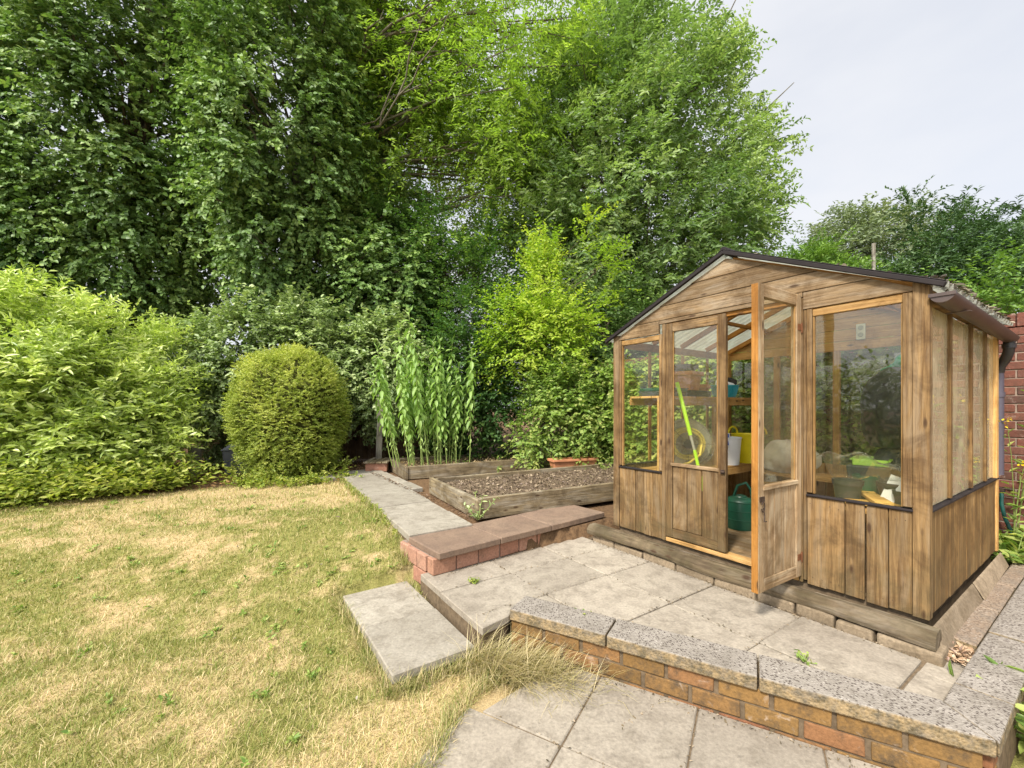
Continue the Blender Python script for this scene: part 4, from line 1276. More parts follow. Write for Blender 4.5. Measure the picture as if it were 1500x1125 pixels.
# turquoise basket with odds and ends
t = gthing('basket', 'turquoise plastic basket on the upper shelf end', 'basket', 1.36, 1.88, ZH)
m = MB(); prof = [(.10, 0), (.105, .004), (.135, .12), (.142, .125), (.142, .133), (.131, .133), (.10, .012), (.0, .012)]
m.lathe(prof, 24, sx=1.25, sy=.9); m.build('basket_body', M_BLUE, t, smooth=True)
m = MB()
for k in range(26):
    th = 2 * PI * k / 26
    m.tube([(.108 * 1.26 * math.cos(th), .108 * .91 * math.sin(th), .02), (.134 * 1.26 * math.cos(th), .134 * .91 * math.sin(th), .115)], .004, 5)
m.build('rib', M_BLUE, t)
for lab, mt, off, ax in (('white rolled cloth heaped in the turquoise basket', M_WHITEP, (-.02, .0, .14), (.12, .05, .05)),
                         ('black rag curled over the turquoise basket', M_BLACK, (.05, .01, .165), (.10, .055, .05)),
                         ('magenta packet in the turquoise basket', plain('magenta_packet', (.5, .03, .16), .4), (-.07, -.05, .135), (.05, .03, .03))):
    m = MB()
    for q in range(3):
        p = np.array(G(1.36 + off[0], 1.88 + off[1], ZH + off[2]))
    n1, n2 = 12, 18; vs = []
    for i in range(n1 + 1):
        for j in range(n2):
            th = PI * i / n1; ph = 2 * PI * j / n2
            r = 1 + .22 * math.sin(3 * ph + 2 * th) + .12 * math.sin(7 * ph + i)
            vs.append((ax[0] * math.sin(th) * math.cos(ph) * r, ax[1] * math.sin(th) * math.sin(ph) * r, ax[2] * math.cos(th) * r))
    fs = [(i * n2 + j, i * n2 + (j + 1) % n2, (i + 1) * n2 + (j + 1) % n2, (i + 1) * n2 + j) for i in range(n1) for j in range(n2)]
    m._add(vs, fs); o = m.build('cloth' if 'packet' not in lab else 'packet', mt, smooth=True)
    o.location = p; o.rotation_euler = (0, 0, ANG + random.uniform(-.5, .5)); tag(o, lab, 'cloth' if 'packet' not in lab else 'packet')

# white bucket with blue handle, yellow tub
zb = 0.701
t = gthing('bucket', 'white bucket with a blue rope handle on the potting bench', 'bucket', 1.20, 1.74, zb)
m = MB(); m.lathe([(0.0, 0), (.088, 0), (.092, .01), (.112, .27), (.118, .275), (.118, .285), (.106, .285), (.088, .02), (0, .02)], 28); m.build('bucket_body', M_WHITEP, t, smooth=True)
m = MB(); m.tube([(-.119 + 0.0, .05 * math.cos(s), .20 + .09 * math.sin(s)) for s in np.linspace(0.1, PI - .1, 12)], .011, 7); m.build('handle', M_DBLUE, t, smooth=True)
t = gthing('tub', 'yellow flexible tub beside the white bucket', 'tub', 1.52, 1.72, zb)
m = MB(); m.lathe([(0, 0), (.10, 0), (.105, .01), (.155, .30), (.163, .31), (.150, .31), (.10, .02), (0, .02)], 26); m.build('tub_body', M_YEL, t, smooth=True)
for s_ in (-1, 1):
    m = MB(); m.tube([(.09 * math.cos(q), s_ * .155, .31 + .07 * math.sin(q)) for q in np.linspace(0, PI, 10)], .010, 6); m.build('handle', M_YEL, t, smooth=True)
for k, (c, lab) in enumerate((((.02, .10, .5), 'blue bottle cap item poking from the white bucket'), ((.75, .75, .8), 'white bottle top poking from the white bucket'))):
    m = MB(); m.lathe([(0, 0), (.03, 0), (.03, .2), (.012, .25), (.012, .30), (0, .30)], 12)
    o = m.build('bottle', plain('bottle_%s' % ('blue' if k == 0 else 'white'), c, .3, .5), smooth=True); o.location = G(1.17 + .07 * k, 1.74 + .03 * k, zb + .021)
    tag(o, lab, 'bottle')

# hose reel: two clear discs, drum and coil
t = gthing('hose_reel', 'round hose reel with a coil of yellow hose', 'hose reel', 0.60, 1.83, zb + .24, R(-45))
for s_ in (-.07, .07):
    m = MB()
    m.tube([(.235 * math.cos(q), s_, .235 * math.sin(q)) for q in np.linspace(0, 2 * PI, 33)], .008, 6)
    for q in range(8):
        m.tube([(.05 * math.cos(q * PI / 4), s_, .05 * math.sin(q * PI / 4)), (.23 * math.cos(q * PI / 4), s_, .23 * math.sin(q * PI / 4))], .006, 5)
    vs = [(0, s_, 0)] + [(.232 * math.cos(q), s_, .232 * math.sin(q)) for q in np.linspace(0, 2 * PI, 32, endpoint=False)]
    vs += [(x, y + .003, z) for x, y, z in vs]
    m._add(vs, [(0, 1 + i, 1 + (i + 1) % 32) for i in range(32)] + [(33, 34 + (i + 1) % 32, 34 + i) for i in range(32)])
    m.build('disc', M_GLASSD if False else M_GREYP if s_ > 0 else glass_mat('clear_disc', (.93, .94, .90), .07, .04, (.4, .4, .36)), t)
m = MB()
for k in range(5):
    for ly in range(2):
        rr = .125 + .024 * ly
        m.tube([(rr * math.cos(q), -.05 + .025 * k, rr * math.sin(q)) for q in np.linspace(0, 2 * PI, 26)], .011, 7, cap=False)
m.tube([(.12, -.06, .0), (.10, -.09, -.10), (.0, -.12, -.17), (-.13, -.14, -.215)], .011, 7)
m.build('hose_coil', M_HOSEY, t, smooth=True)
m = MB(); m.tube([(0, -.08, 0), (0, .08, 0)], .045, 14); m.build('drum', M_TRAY, t)
for ya in (-.09, .075):
    m = MB(); m.box(-.15, .15, ya, ya + .015, -.24, -.225); m.build('foot', M_TRAY, t)

# lime green pole leaning inside the closed door
t = gthing('broom_pole', 'lime green telescopic pole leaning behind the closed door pane', 'pole', 0, 0, 0)
m = MB(); m.tube([(0.20, 1.666, 1.52), (0.253, 1.567, 1.05)], .017, 10); m.build('grip', M_LIME, t, smooth=True)
m = MB(); m.tube([(0.253, 1.567, 1.05), (0.268, 1.538, 0.92)], .012, 8); m.build('joint', M_GREYP, t, smooth=True)
m = MB(); m.tube([(0.268, 1.538, 0.92), (0.34, 1.40, 0.182)], .014, 8); m.build('shaft', M_LIME, t, smooth=True)

# watering can
t = gthing('watering_can', 'dark green watering can on the greenhouse floor', 'watering can', 0.80, 1.42, Z0 + .029, R(-60))
m = MB(); m.lathe([(0, 0), (.112, 0), (.118, .012), (.118, .25), (.112, .265), (.09, .28), (.06, .29), (.055, .30), (.05, .295), (0, .29)], 28)
[m.tube([(.118 * math.cos(q), .118 * math.sin(q), zz) for q in np.linspace(0, 2 * PI, 25)], .004, 5, cap=False) for zz in (.09, .17, .25)]; m.build('can_body', M_GREENP, t, smooth=True)
m = MB(); m.tube([(.10, 0, .06), (.19, 0, .20), (.27, 0, .40)], [.028, .02, .014], 10); m.build('spout', M_GREENP, t, smooth=True)
m = MB(); m.tube([(-.05, 0, .29), (-.02, 0, .39), (.05, 0, .42), (.09, 0, .36), (.10, 0, .27)], .013, 8); m.build('handle', M_GREENP, t, smooth=True); m = MB(); m.tube([(-.11, 0, .24), (-.17, 0, .24), (-.17, 0, .12), (-.115, 0, .06)], .012, 8); m.build('handle', M_GREENP, t, smooth=True)

# sacks, netting, sheets and boards
def blob(name, label, cat, mat, c, ax, seed, rz=0, amp=.14, flatb=-.75):
    r = np.random.default_rng(seed); W_ = r.normal(size=(8, 3)) * 2.8; ph = r.random(8) * 6
    n1, n2 = 26, 40; vs = []
    for i in range(n1 + 1):
        for j in range(n2):
            th = PI * i / n1; p_ = 2 * PI * j / n2
            d = np.array([math.sin(th) * math.cos(p_), math.sin(th) * math.sin(p_), math.cos(th)])
            k = 1 + amp * np.sin(W_ @ d + ph).sum() / 2.4 + .03 * math.sin(11 * p_ + 5 * th)
            vs.append((d[0] * k * ax[0], d[1] * k * ax[1], max(d[2] * k, flatb) * ax[2]))
    fs = [(i * n2 + j, i * n2 + (j + 1) % n2, (i + 1) * n2 + (j + 1) % n2, (i + 1) * n2 + j)[::-1] for i in range(n1) for j in range(n2)]
    m = MB(); m._add(vs, fs); o = m.build(name, mat, smooth=True)
    o.location = G(c[0], c[1], c[2] + ax[2] * -flatb); o.rotation_euler = (0, 0, ANG + rz)
    return tag(o, label, cat)
blob('sack', 'bulging pale grey sack on the rear bench seen through the door pane', 'sack', M_SACKW, (1.68, 1.38, .622), (.17, .24, .19), 3)
blob('sack', 'crumpled white sack lying low before the pale grey sack', 'sack', M_WHITEP, (1.40, 1.25, .20), (.16, .22, .14), 8)
blob('sack', 'big black plastic sack on the right hand bench', 'sack', M_SACKB, (.98, .30, 1.00), (.36, .25, .33), 5, 0, .09)
blob('storage_box', 'dark lumpy bundle under the black sack', 'bundle', M_TRAY, (.98, .30, .662), (.24, .22, .20), 15, 0, .1)
blob('netting', 'bunched green netting hung over the black sack', 'netting', M_NET, (1.32, .34, 1.50), (.17, .17, .11), 6, 0, .2)
m = MB()
for k, (x0, x1, y, z, rz) in enumerate(((.16, 1.0, .44, .672, 0),)):
    m.board(G(.12, .53, .685), G(.34, .10, .695), .10, .022)
o = m.build('board', M_PINE, bevel=.002); tag(o, 'new sawn yellow board lying across the right hand bench', 'board')
m = MB(); m.board(G(.11, .20, .72), G(.70, .50, .705), .09, .02); o = m.build('board', M_PINE, bevel=.002); tag(o, 'second yellow board crossing over the first one', 'board')
# clear polythene sheet draped over the bench
M_POLY = glass_mat('clear_polythene', (.96, .97, .96), .06, .09, (.7, .72, .7))
vs = []; n1, n2 = 18, 14
for i in range(n1):
    for j in range(n2):
        u = i / (n1 - 1); v = j / (n2 - 1)
        x = .10 + .28 * v + .02 * math.sin(9 * u); y = .55 - .50 * u
        z = .93 + .08 * math.sin(3 * u + .5) - .18 * v * v + .02 * math.sin(15 * u + 7 * v) - .16 * max(0, u - .75)
        vs.append(G(x, y, z))
fs = [(i * n2 + j, (i + 1) * n2 + j, (i + 1) * n2 + j + 1, i * n2 + j + 1) for i in range(n1 - 1) for j in range(n2 - 1)]
m = MB(); m._add(vs, fs); o = m.build('polythene_sheet', M_POLY, smooth=True)
s_ = o.modifiers.new('thick', 'SOLIDIFY'); s_.thickness = .002
tag(o, 'crumpled clear polythene sheet behind the large right window', 'sheet')
for i, (x, y, r0, h, mt, lab) in enumerate(((.30, .44, .085, .15, M_TRAY, 'black pot nearest the window post under the polythene sheet'), (.42, .22, .10, .15, M_TRAY, 'wide black pot under the polythene sheet'),
                                           (.56, .42, .075, .16, M_GREENP, 'dark green pot behind the black ones on the right bench'), (.30, .15, .06, .12, M_TRAY, 'small black pot near the right window corner'))):
    t = gthing('plant_pot', lab, 'pot', x, y, .664)
    m = MB(); m.lathe([(0, 0), (r0 * .72, 0), (r0 * .94, h * .84), (r0 * .86, h * .84), (r0 * .7, .02), (0, .02)], 22); m.build('pot_body', mt, t, smooth=True)
    m = MB(); m.lathe([(r0 * .93, h * .8), (r0, h * .8), (r0 * 1.03, h), (r0 * .9, h), (r0 * .88, h * .82)], 22); m.build('rim', mt, t, smooth=True)
# white folded paper near the corner
m = MB(); m.box(-.09, .09, -.002, .002, 0, .17); o = m.build('seed_packet', M_WHITEP, bevel=.001); o.location = G(.30, .20, .69); o.rotation_euler = (R(14), R(-14), ANG + R(70))
tag(o, 'white packet leaning in the right window corner', 'packet')
# thermometer on the rear gable
t = gthing('thermometer', 'pale figure of eight thermometer on the rear gable boards', 'thermometer', GD - 0.012, .86, 2.03)
m = MB(Matrix.Rotation(R(-90), 4, 'Y'))
m.box(-.075, .075, -.036, .036, .002, .016)
m.build('case', plain('pale_case', (.55, .56, .50), .4), t, smooth=False, bevel=.002)
M_DIAL = plain('dial_grey', (.30, .32, .29), .3)
for cx in (.038, -.030):
    m = MB(Matrix.Rotation(R(-90), 4, 'Y')); m.lathe([(0, .021), (.020, .021), (.022, .0165)], 18, c=(cx, 0, 0)); m.build('dial', M_DIAL, t)
t = gthing('propagator', 'pale plastic propagator lid seen through the side panes', 'propagator', 1.46, .24, 1.09)
m = MB()
vs = [(-.20, -.13, 0), (.20, -.13, 0), (.20, .13, 0), (-.20, .13, 0), (-.15, -.08, .15), (.15, -.08, .15), (.15, .08, .15), (-.15, .08, .15)]
m.hexa(vs, [0] * 8, [0] * 8); m.build('lid', plain('milky_plastic', (.62, .66, .66), .3, .5, var=.05), t, bevel=.012, seg=2)
m = MB(); m.box(-.21, .21, -.14, .14, -.02, -.001); m.build('base', M_WHITEP, t, bevel=.004)

t = gthing('crate', 'dark plastic crate under the propagator on the right hand bench', 'crate', 1.46, .24, .661)
m = MB(); vs = [(-.15, -.12, 0), (.15, -.12, 0), (.15, .12, 0), (-.15, .12, 0), (-.19, -.15, .38), (.19, -.15, .38), (.19, .15, .38), (-.19, .15, .38)]
m.hexa(vs, [0] * 8, [0] * 8); m.build('crate_body', M_TRAY, t, bevel=.01, seg=2)
m = MB(); m.box(-.205, .205, -.165, .165, .381, .405); m.build('lid', M_GREENP, t, bevel=.006)

def roof_debris():
    n = 900
    r = np.where(rng.random(n) < .55, 1 - abs(rng.normal(size=n)) * .05, rng.random(n)); r = np.clip(r, .02, 1)
    x = rng.uniform(-.03, GD + .04, n)
    y = YR + (-0.085 - YR) * r; z = 2.458 + (1.935 - 2.458) * r + .030
    P = np.array([G(x[i], y[i], z[i]) for i in range(n)])
    D = rng.normal(size=(n, 3)); D[:, 2] *= .25
    m = leaf_mat('roof_debris_bits', (0.07, 0.06, 0.04), (0.15, 0.125, 0.085), (0.28, 0.24, 0.17), .05, .8, .2, 1.0)
    L = rng.uniform(.015, .06, n)
    o = leaf_object('roof_debris', P, D, UPV + rng.normal(size=(n, 3)) * .4, L, L * .5, m, T5)
    tag(o, 'moss and dry leaf debris lying on the right roof slope', 'debris', kind='stuff')
roof_debris()

t = gthing('seed_tray', 'lime green seed tray on the crate stack behind the polythene sheet', 'tray', .66, .32, .88, R(10))
M_LIMET = plain('lime_tray', (.22, .38, .05), .4, .4)
m = MB(); lx, ly, h = .28, .20, .045
m.box(0, lx, 0, ly, 0, .006); m.box(0, lx, 0, .006, .006, h); m.box(0, lx, ly - .006, ly, .006, h); m.box(0, .006, .006, ly - .006, .006, h); m.box(lx - .006, lx, .006, ly - .006, .006, h)
m.build('tray_body', M_LIMET, t, bevel=.002)
m = MB(); m.box(-.012, lx + .012, -.012, -.0005, h - .008, h); m.box(-.012, lx + .012, ly + .0005, ly + .012, h - .008, h); m.build('rim', M_LIMET, t)
t = gthing('crate', 'dark crate under the lime green seed tray', 'crate', .78, .42, .661)
m = MB(); vs = [(-.15, -.11, 0), (.15, -.11, 0), (.15, .11, 0), (-.15, .11, 0), (-.18, -.13, .218), (.18, -.13, .218), (.18, .13, .218), (-.18, .13, .218)]
m.hexa(vs, [0] * 8, [0] * 8); m.build('crate_body', M_TRAY, t, bevel=.01, seg=2)
# crate and bundle supports inside are in p3; here: walls, fence, plants, trees, sky, camera

# ------------------------------------------------------------------ tall brick boundary wall behind the greenhouse
def boundary_wall():
    t = thing('brick_wall', 'tall red brick boundary wall behind the greenhouse', 'wall', G(2.56, 0, 0), ANG)
    m = MB(); mo = MB()
    y0, y1 = -3.2, 4.9; course = 0.0745; n = 29
    for c in range(n - 1):
        z = -0.09 + c * course
        y = y0 - (0.112 if c % 2 else 0)
        while y < y1:
            if y > -1.6 or c < 40:
                m.box(random.uniform(-.003, .003), 0.10, y + .005, min(y + .220, y1), z + .005, z + .070, grain=1, jit=0.0012)
            y += 0.225
    m.build('brickwork', M_BRICKR, t, bevel=0.004)
    mo.box(0.008, 0.21, y0, y1 - .005, -0.25, 1.99); mo.build('mortar', M_MORTARL, t)
    m = MB(); y = y0
    while y < y1:
        m.box(-0.012, 0.222, y + .004, y + .071, 1.998, 2.115, grain=2, jit=0.002); y += 0.075
    m.build('brick_capping', M_BRICKR, t, bevel=0.006)
boundary_wall()

def fence():
    t = thing('fence', 'dark weathered timber fence behind the hedge and raised beds', 'fence', (-12.0, 8.95, 0.15), 0)
    L = 12.6; k = 0
    for i in range(7):
        m = MB(); m.box(i * 1.83 - .05, i * 1.83 + .05, -.05, .05, 0, 1.85, grain=2); m.build('post', M_FENCE, t, bevel=.004)
        if i < 6:
            m = MB(); x = i * 1.83 + .055
            while x < (i + 1) * 1.83 - .06:
                m.box(x, min(x + .118, (i + 1) * 1.83 - .055), -.02 + random.uniform(-.004, .004), .0, .05, 1.75 + random.uniform(-.01, .01), grain=2); x += .122
            m.box(i * 1.83 + .055, (i + 1) * 1.83 - .055, .002, .04, .4, .48, grain=0); m.box(i * 1.83 + .055, (i + 1) * 1.83 - .055, .002, .04, 1.4, 1.48, grain=0)
            m.build('panel', M_FENCE, t, bevel=.002)
fence()
m = MB(); m.box(-.05, .05, -.05, .05, 0, 1.35, grain=2); o = m.build('post', M_GREYWOOD, bevel=.004); o.location = (-2.45, 7.75, 0.17); o.rotation_euler = (0, R(2), .4)
tag(o, 'grey timber post standing beside the clipped yew', 'post')

# ------------------------------------------------------------------ bark and leaves
def bark_mat(name, c0, c1):
    t = NT(name); p = t.pos()
    n = t.noise(t.map(p, (1, 1, .25)), 18, 6, 0.7); b = t.noise(p, 3, 4, .6)
    c = t.mix(t.ramp(n, .35, .65), c0, c1)
    c = t.mix(t.math('MULTIPLY', t.ramp(b, .5, .65), .5), c, (0.07, 0.085, 0.04))
    return t.surf(t.bsdf(c, .9, .15, t.bump(n, .8, .02)))
M_BARK = bark_mat('bark', (0.06, 0.045, 0.03), (0.17, 0.135, 0.095))
M_BARKG = bark_mat('grey_bark', (0.075, 0.065, 0.048), (0.19, 0.165, 0.125))
M_TWIG = bark_mat('twig', (0.06, 0.04, 0.025), (0.14, 0.095, 0.055))

L_IVY = leaf_mat('ivy_leaf', (0.055, 0.105, 0.026), (0.135, 0.225, 0.058), (0.3, 0.4, 0.12), 0.2, 0.48, 0.32)
L_ASH = leaf_mat('ash_leaf', (0.11, 0.185, 0.03), (0.23, 0.34, 0.05), (0.38, 0.47, 0.1), 0.45, 0.45, 0.35)
L_OAK = leaf_mat('airy_leaf', (0.085, 0.145, 0.045), (0.175, 0.26, 0.08), (0.35, 0.43, 0.17), 0.36, 0.42, 0.4)
L_SYC = leaf_mat('broad_leaf', (0.040, 0.096, 0.035), (0.080, 0.176, 0.051), (0.144, 0.256, 0.080), 0.25, 0.4, 0.45)
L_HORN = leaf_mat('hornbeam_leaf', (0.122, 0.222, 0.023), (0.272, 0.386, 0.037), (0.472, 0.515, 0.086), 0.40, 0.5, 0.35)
L_HORN_SHADE = leaf_mat('dark_hornbeam_leaf', (0.035, 0.088, 0.024), (0.070, 0.142, 0.035), (0.162, 0.243, 0.054), 0.30, 0.5, 0.35)  # hornbeam leaf coloured darker to stand for the shade under the trees
L_SHRUB = leaf_mat('shrub_leaf', (0.113, 0.194, 0.039), (0.224, 0.322, 0.067), (0.404, 0.419, 0.128), 0.35, 0.5, 0.35)
L_LAUREL = leaf_mat('laurel_leaf', (0.18, 0.26, 0.05), (0.42, 0.51, 0.115), (0.72, 0.76, 0.3), 0.28, 0.36, 0.5)
L_HEDGE = leaf_mat('hedge_leaf', (0.12, 0.18, 0.065), (0.27, 0.35, 0.13), (0.5, 0.56, 0.27), 0.25, 0.42, 0.45)
L_YEW = leaf_mat('yew_leaf', (0.13, 0.19, 0.024), (0.3, 0.36, 0.055), (0.55, 0.56, 0.13), 0.25, 0.5, 0.35)
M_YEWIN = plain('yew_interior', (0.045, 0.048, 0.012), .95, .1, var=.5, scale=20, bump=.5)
L_CON = leaf_mat('conifer_leaf', (0.03, 0.066, 0.025), (0.066, 0.122, 0.04), (0.12, 0.19, 0.06), 0.18, 0.5, 0.3)
L_CONB = leaf_mat('bright_conifer_leaf', (0.06, 0.125, 0.024), (0.13, 0.225, 0.04), (0.22, 0.33, 0.06), 0.25, 0.5, 0.3)
L_FAR = leaf_mat('far_leaf', (0.102, 0.138, 0.072), (0.156, 0.198, 0.102), (0.228, 0.264, 0.144), 0.25, 0.6, 0.2)
L_STEM = leaf_mat('tall_stem_leaf', (0.119, 0.219, 0.044), (0.231, 0.362, 0.075), (0.362, 0.488, 0.150), 0.38, 0.45, 0.4)
L_WEED = leaf_mat('weed_leaf', (0.138, 0.198, 0.026), (0.270, 0.324, 0.048), (0.432, 0.432, 0.108), 0.35, 0.5, 0.35)

def tree(name, label, cat, base, trunk_top, r0, crown_args, mat, bark=M_BARK, limbs=(), group=None, fname='crown'):
    t = thing(name, label, cat, (0, 0, 0), 0, group)
    m = MB()
    pts = limb_pts(base, trunk_top, 9, 0.02)
    m.tube(pts, taper(r0, r0 * 0.25, 9), 12)
    for (f, p1, r) in limbs:
        i = int(f * 8); q = pts[i]
        lp = limb_pts(q, p1, 8, 0.06, 0.06)
        m.tube(lp, taper(r, r * .22, 8), 7)
        for k in range(5):
            j = random.randint(2, 7)
            e = lp[j] + (np.array(p1) - q) * random.uniform(.15, .35) + rng.normal(size=3) * .3 * np.linalg.norm(np.array(p1) - q) * .6
            m.tube(limb_pts(lp[j], e, 6, .08), taper(r * .4, r * .08, 6), 5)
    m.build('trunk', bark, t, smooth=True)
    for ca in crown_args:
        ca = dict(ca); cl = dict(center=ca.pop('center'), rad=ca.pop('rad'), n=ca.pop('n'), seed=ca.pop('seed'))
        for k_ in ('amp', 'shell', 'back', 'zmin'):
            if k_ in ca: cl[k_] = ca.pop(k_)
        mt = ca.pop('mat', mat)
        nm = ca.pop('part', fname)
        C, Dr = clumps(**cl)
        if ca.pop('twigs', True):
            mm = MB()
            for c in C[::max(1, len(C) // 90)]:
                i = min(range(len(pts)), key=lambda i: np.linalg.norm(pts[i] + np.array([0, 0, .8]) - c))
                mm.tube(limb_pts(pts[i], c, 5, .07), taper(r0 * .16, r0 * .03, 5), 5)
            mm.build('branches', bark, t, smooth=True)
        foliage(nm, mt, C, Dr, parent=t, **ca)
    return t

# ivy covered trees on the left
ivy = dict(clump_r=0.5, n_twig=20, n_leaf=14, twig=0.42, L=0.088, W=0.078, outb=0.8, up=0.15, tmpl=T5, droop=0.35, leafdroop=0.45, upn=0.8, jitn=0.45)
tree('ivy_clad_tree', 'tall dark ivy clad tree at the left of the garden, above the laurel', 'tree', (-8.6, 9.9, 0.1), (-8.4, 9.9, 13.8), 0.34,
     [dict(center=(-8.7, 9.7, 7.3), rad=(2.9, 2.2, 6.4), n=560, seed=1, amp=0.22, shell=0.33, back=.25, zmin=1.9, part='ivy', **ivy)], L_IVY,
     limbs=((.5, (-10.4, 9.3, 9.5), .12), (.6, (-6.8, 9.0, 10.4), .12)))
tree('ash_tree', 'ivy clad ash tree with long bare limbs and airy light green crown in the middle', 'tree', (-4.9, 9.9, 0.1), (-4.6, 10.0, 13.5), 0.36,
     [dict(center=(-4.9, 9.7, 7.6), rad=(2.15, 1.9, 6.3), n=430, seed=2, amp=0.25, shell=0.33, back=.25, zmin=2.0, part='ivy', **ivy),
      dict(center=(-3.1, 9.9, 3.9), rad=(1.5, 1.2, 2.2), n=150, seed=22, amp=0.25, shell=0.4, back=.3, zmin=1.2, part='ivy', **ivy),
      dict(center=(-1.9, 10.9, 9.6), rad=(3.4, 2.6, 4.9), n=430, seed=3, amp=0.28, shell=0.5, back=.6, zmin=4.2, part='crown', mat=L_ASH, clump_r=0.8, n_twig=16, n_leaf=13,
           twig=0.55, L=0.125, W=0.046, outb=0.5, up=0.1, tmpl=T4, droop=0.35, leafdroop=0.15, spread=1.0, upn=1.0, jitn=0.35)], L_IVY, M_BARKG,
     limbs=((.55, (-1.6, 9.6, 10.6), .14), (.62, (-2.0, 9.2, 12.0), .13), (.42, (-1.9, 9.9, 8.3), .11), (.36, (-1.3, 10.4, 6.4), .10), (.5, (-3.0, 9.0, 9.0), .08), (.56, (-1.4, 8.5, 9.6), .065), (.66, (-2.2, 8.3, 11.2), .06), (.44, (-1.8, 8.4, 7.7), .055)))
tree('sycamore_tree', 'large leaved dark tree at the far left edge', 'tree', (-12.2, 9.2, 0.1), (-11.6, 9.2, 11.5), 0.28,
     [dict(center=(-11.6, 9.0, 6.4), rad=(1.9, 1.8, 5.6), n=240, seed=4, amp=0.25, shell=0.4, back=.3, zmin=1.6, clump_r=.55, n_twig=10, n_leaf=9, twig=.5, L=.17, W=.16, outb=.7, up=.1,
           tmpl=T5, droop=.3, leafdroop=.35, upn=1.1, jitn=.35)], L_SYC)
tree('broadleaf_tree', 'big airy green tree rising behind the greenhouse', 'tree', (3.4, 13.2, 0.1), (3.6, 13.0, 13.0), 0.30,
     [dict(center=(3.25, 12.6, 6.5), rad=(4.15, 3.4, 6.95), n=900, seed=5, amp=0.13, shell=0.42, back=.4, zmin=1.0, tone=.75, clump_r=.6, n_twig=18, n_leaf=12, twig=.48, L=.14, W=.062, outb=.8, up=.25,
           tmpl=T4, droop=.2, leafdroop=.2, spread=.8, upn=.8, jitn=.5)], L_OAK, M_BARKG,
     limbs=((.35, (5.6, 12.4, 8.2), .12), (.3, (1.4, 12.4, 8.6), .12), (.45, (5.2, 12.2, 11), .10), (.5, (2.2, 12.0, 11.5), .10), (.25, (6.4, 12.2, 5.6), .10)))
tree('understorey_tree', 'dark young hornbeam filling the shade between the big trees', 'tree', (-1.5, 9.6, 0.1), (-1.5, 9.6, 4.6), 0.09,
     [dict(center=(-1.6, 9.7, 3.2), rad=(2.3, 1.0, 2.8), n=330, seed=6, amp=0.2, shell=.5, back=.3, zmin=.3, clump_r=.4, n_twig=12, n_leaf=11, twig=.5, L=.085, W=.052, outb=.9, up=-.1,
           tmpl=T4, droop=.15, leafdroop=.05, spread=.9, upn=1.6, jitn=.3)], L_HORN_SHADE)
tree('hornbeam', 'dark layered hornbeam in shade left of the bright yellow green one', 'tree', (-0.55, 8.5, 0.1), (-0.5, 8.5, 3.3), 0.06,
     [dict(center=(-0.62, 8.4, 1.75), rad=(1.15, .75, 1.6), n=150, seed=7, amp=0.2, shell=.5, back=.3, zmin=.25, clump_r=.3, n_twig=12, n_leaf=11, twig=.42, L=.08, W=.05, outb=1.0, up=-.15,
           tmpl=T4, droop=.15, leafdroop=.05, spread=.9, upn=1.8, jitn=.25)], L_HORN_SHADE)
tree('hornbeam', 'bright yellow green hornbeam shrub behind the beds', 'tree', (0.55, 7.9, 0.1), (0.6, 7.9, 4.3), 0.06,
     [dict(center=(0.45, 7.8, 2.75), rad=(1.12, .85, 1.35), n=105, seed=8, amp=0.42, shell=.5, back=.4, zmin=.5, tone=.7, clump_r=.28, n_twig=12, n_leaf=11, twig=.38, L=.072, W=.045, outb=.8, up=.25,
           tmpl=T4, droop=.1, leafdroop=.1, spread=.9, upn=1.3, jitn=.35),
      dict(center=(0.62, 7.8, 3.75), rad=(.50, .45, .85), n=34, seed=28, amp=0.3, shell=.6, back=.7, clump_r=.12, n_twig=6, n_leaf=12, twig=.45, L=.065, W=.042, outb=.3, up=1.1,
           tmpl=T4, droop=.0, leafdroop=.0, spread=.9, upn=1.0, jitn=.4)], L_HORN)
tree('shrub', 'leafy green shrub beside the greenhouse, below the hornbeam', 'shrub', (1.05, 7.4, 0.1), (1.1, 7.4, 1.8), 0.04,
     [dict(center=(1.0, 7.3, 1.15), rad=(.92, .55, .95), n=120, seed=9, amp=0.25, shell=.45, back=.4, zmin=.2, clump_r=.25, n_twig=12, n_leaf=9, twig=.3, L=.07, W=.048, outb=.8, up=.2,
           tmpl=T5, droop=.15, leafdroop=.2, upn=1.0, jitn=.45)], L_SHRUB)
tree('shrub', 'dark leafy shrub against the wall between hornbeam and greenhouse roof', 'shrub', (2.0, 8.9, 0.1), (2.0, 8.9, 3.0), 0.05,
     [dict(center=(2.2, 9.0, 2.2), rad=(1.3, .8, 1.7), n=130, seed=19, amp=0.25, shell=.45, back=.3, zmin=.2, clump_r=.35, n_twig=12, n_leaf=9, twig=.4, L=.08, W=.06, outb=.8, up=.1,
           tmpl=T5, droop=.25, leafdroop=.3, upn=.9, jitn=.45)], L_IVY)

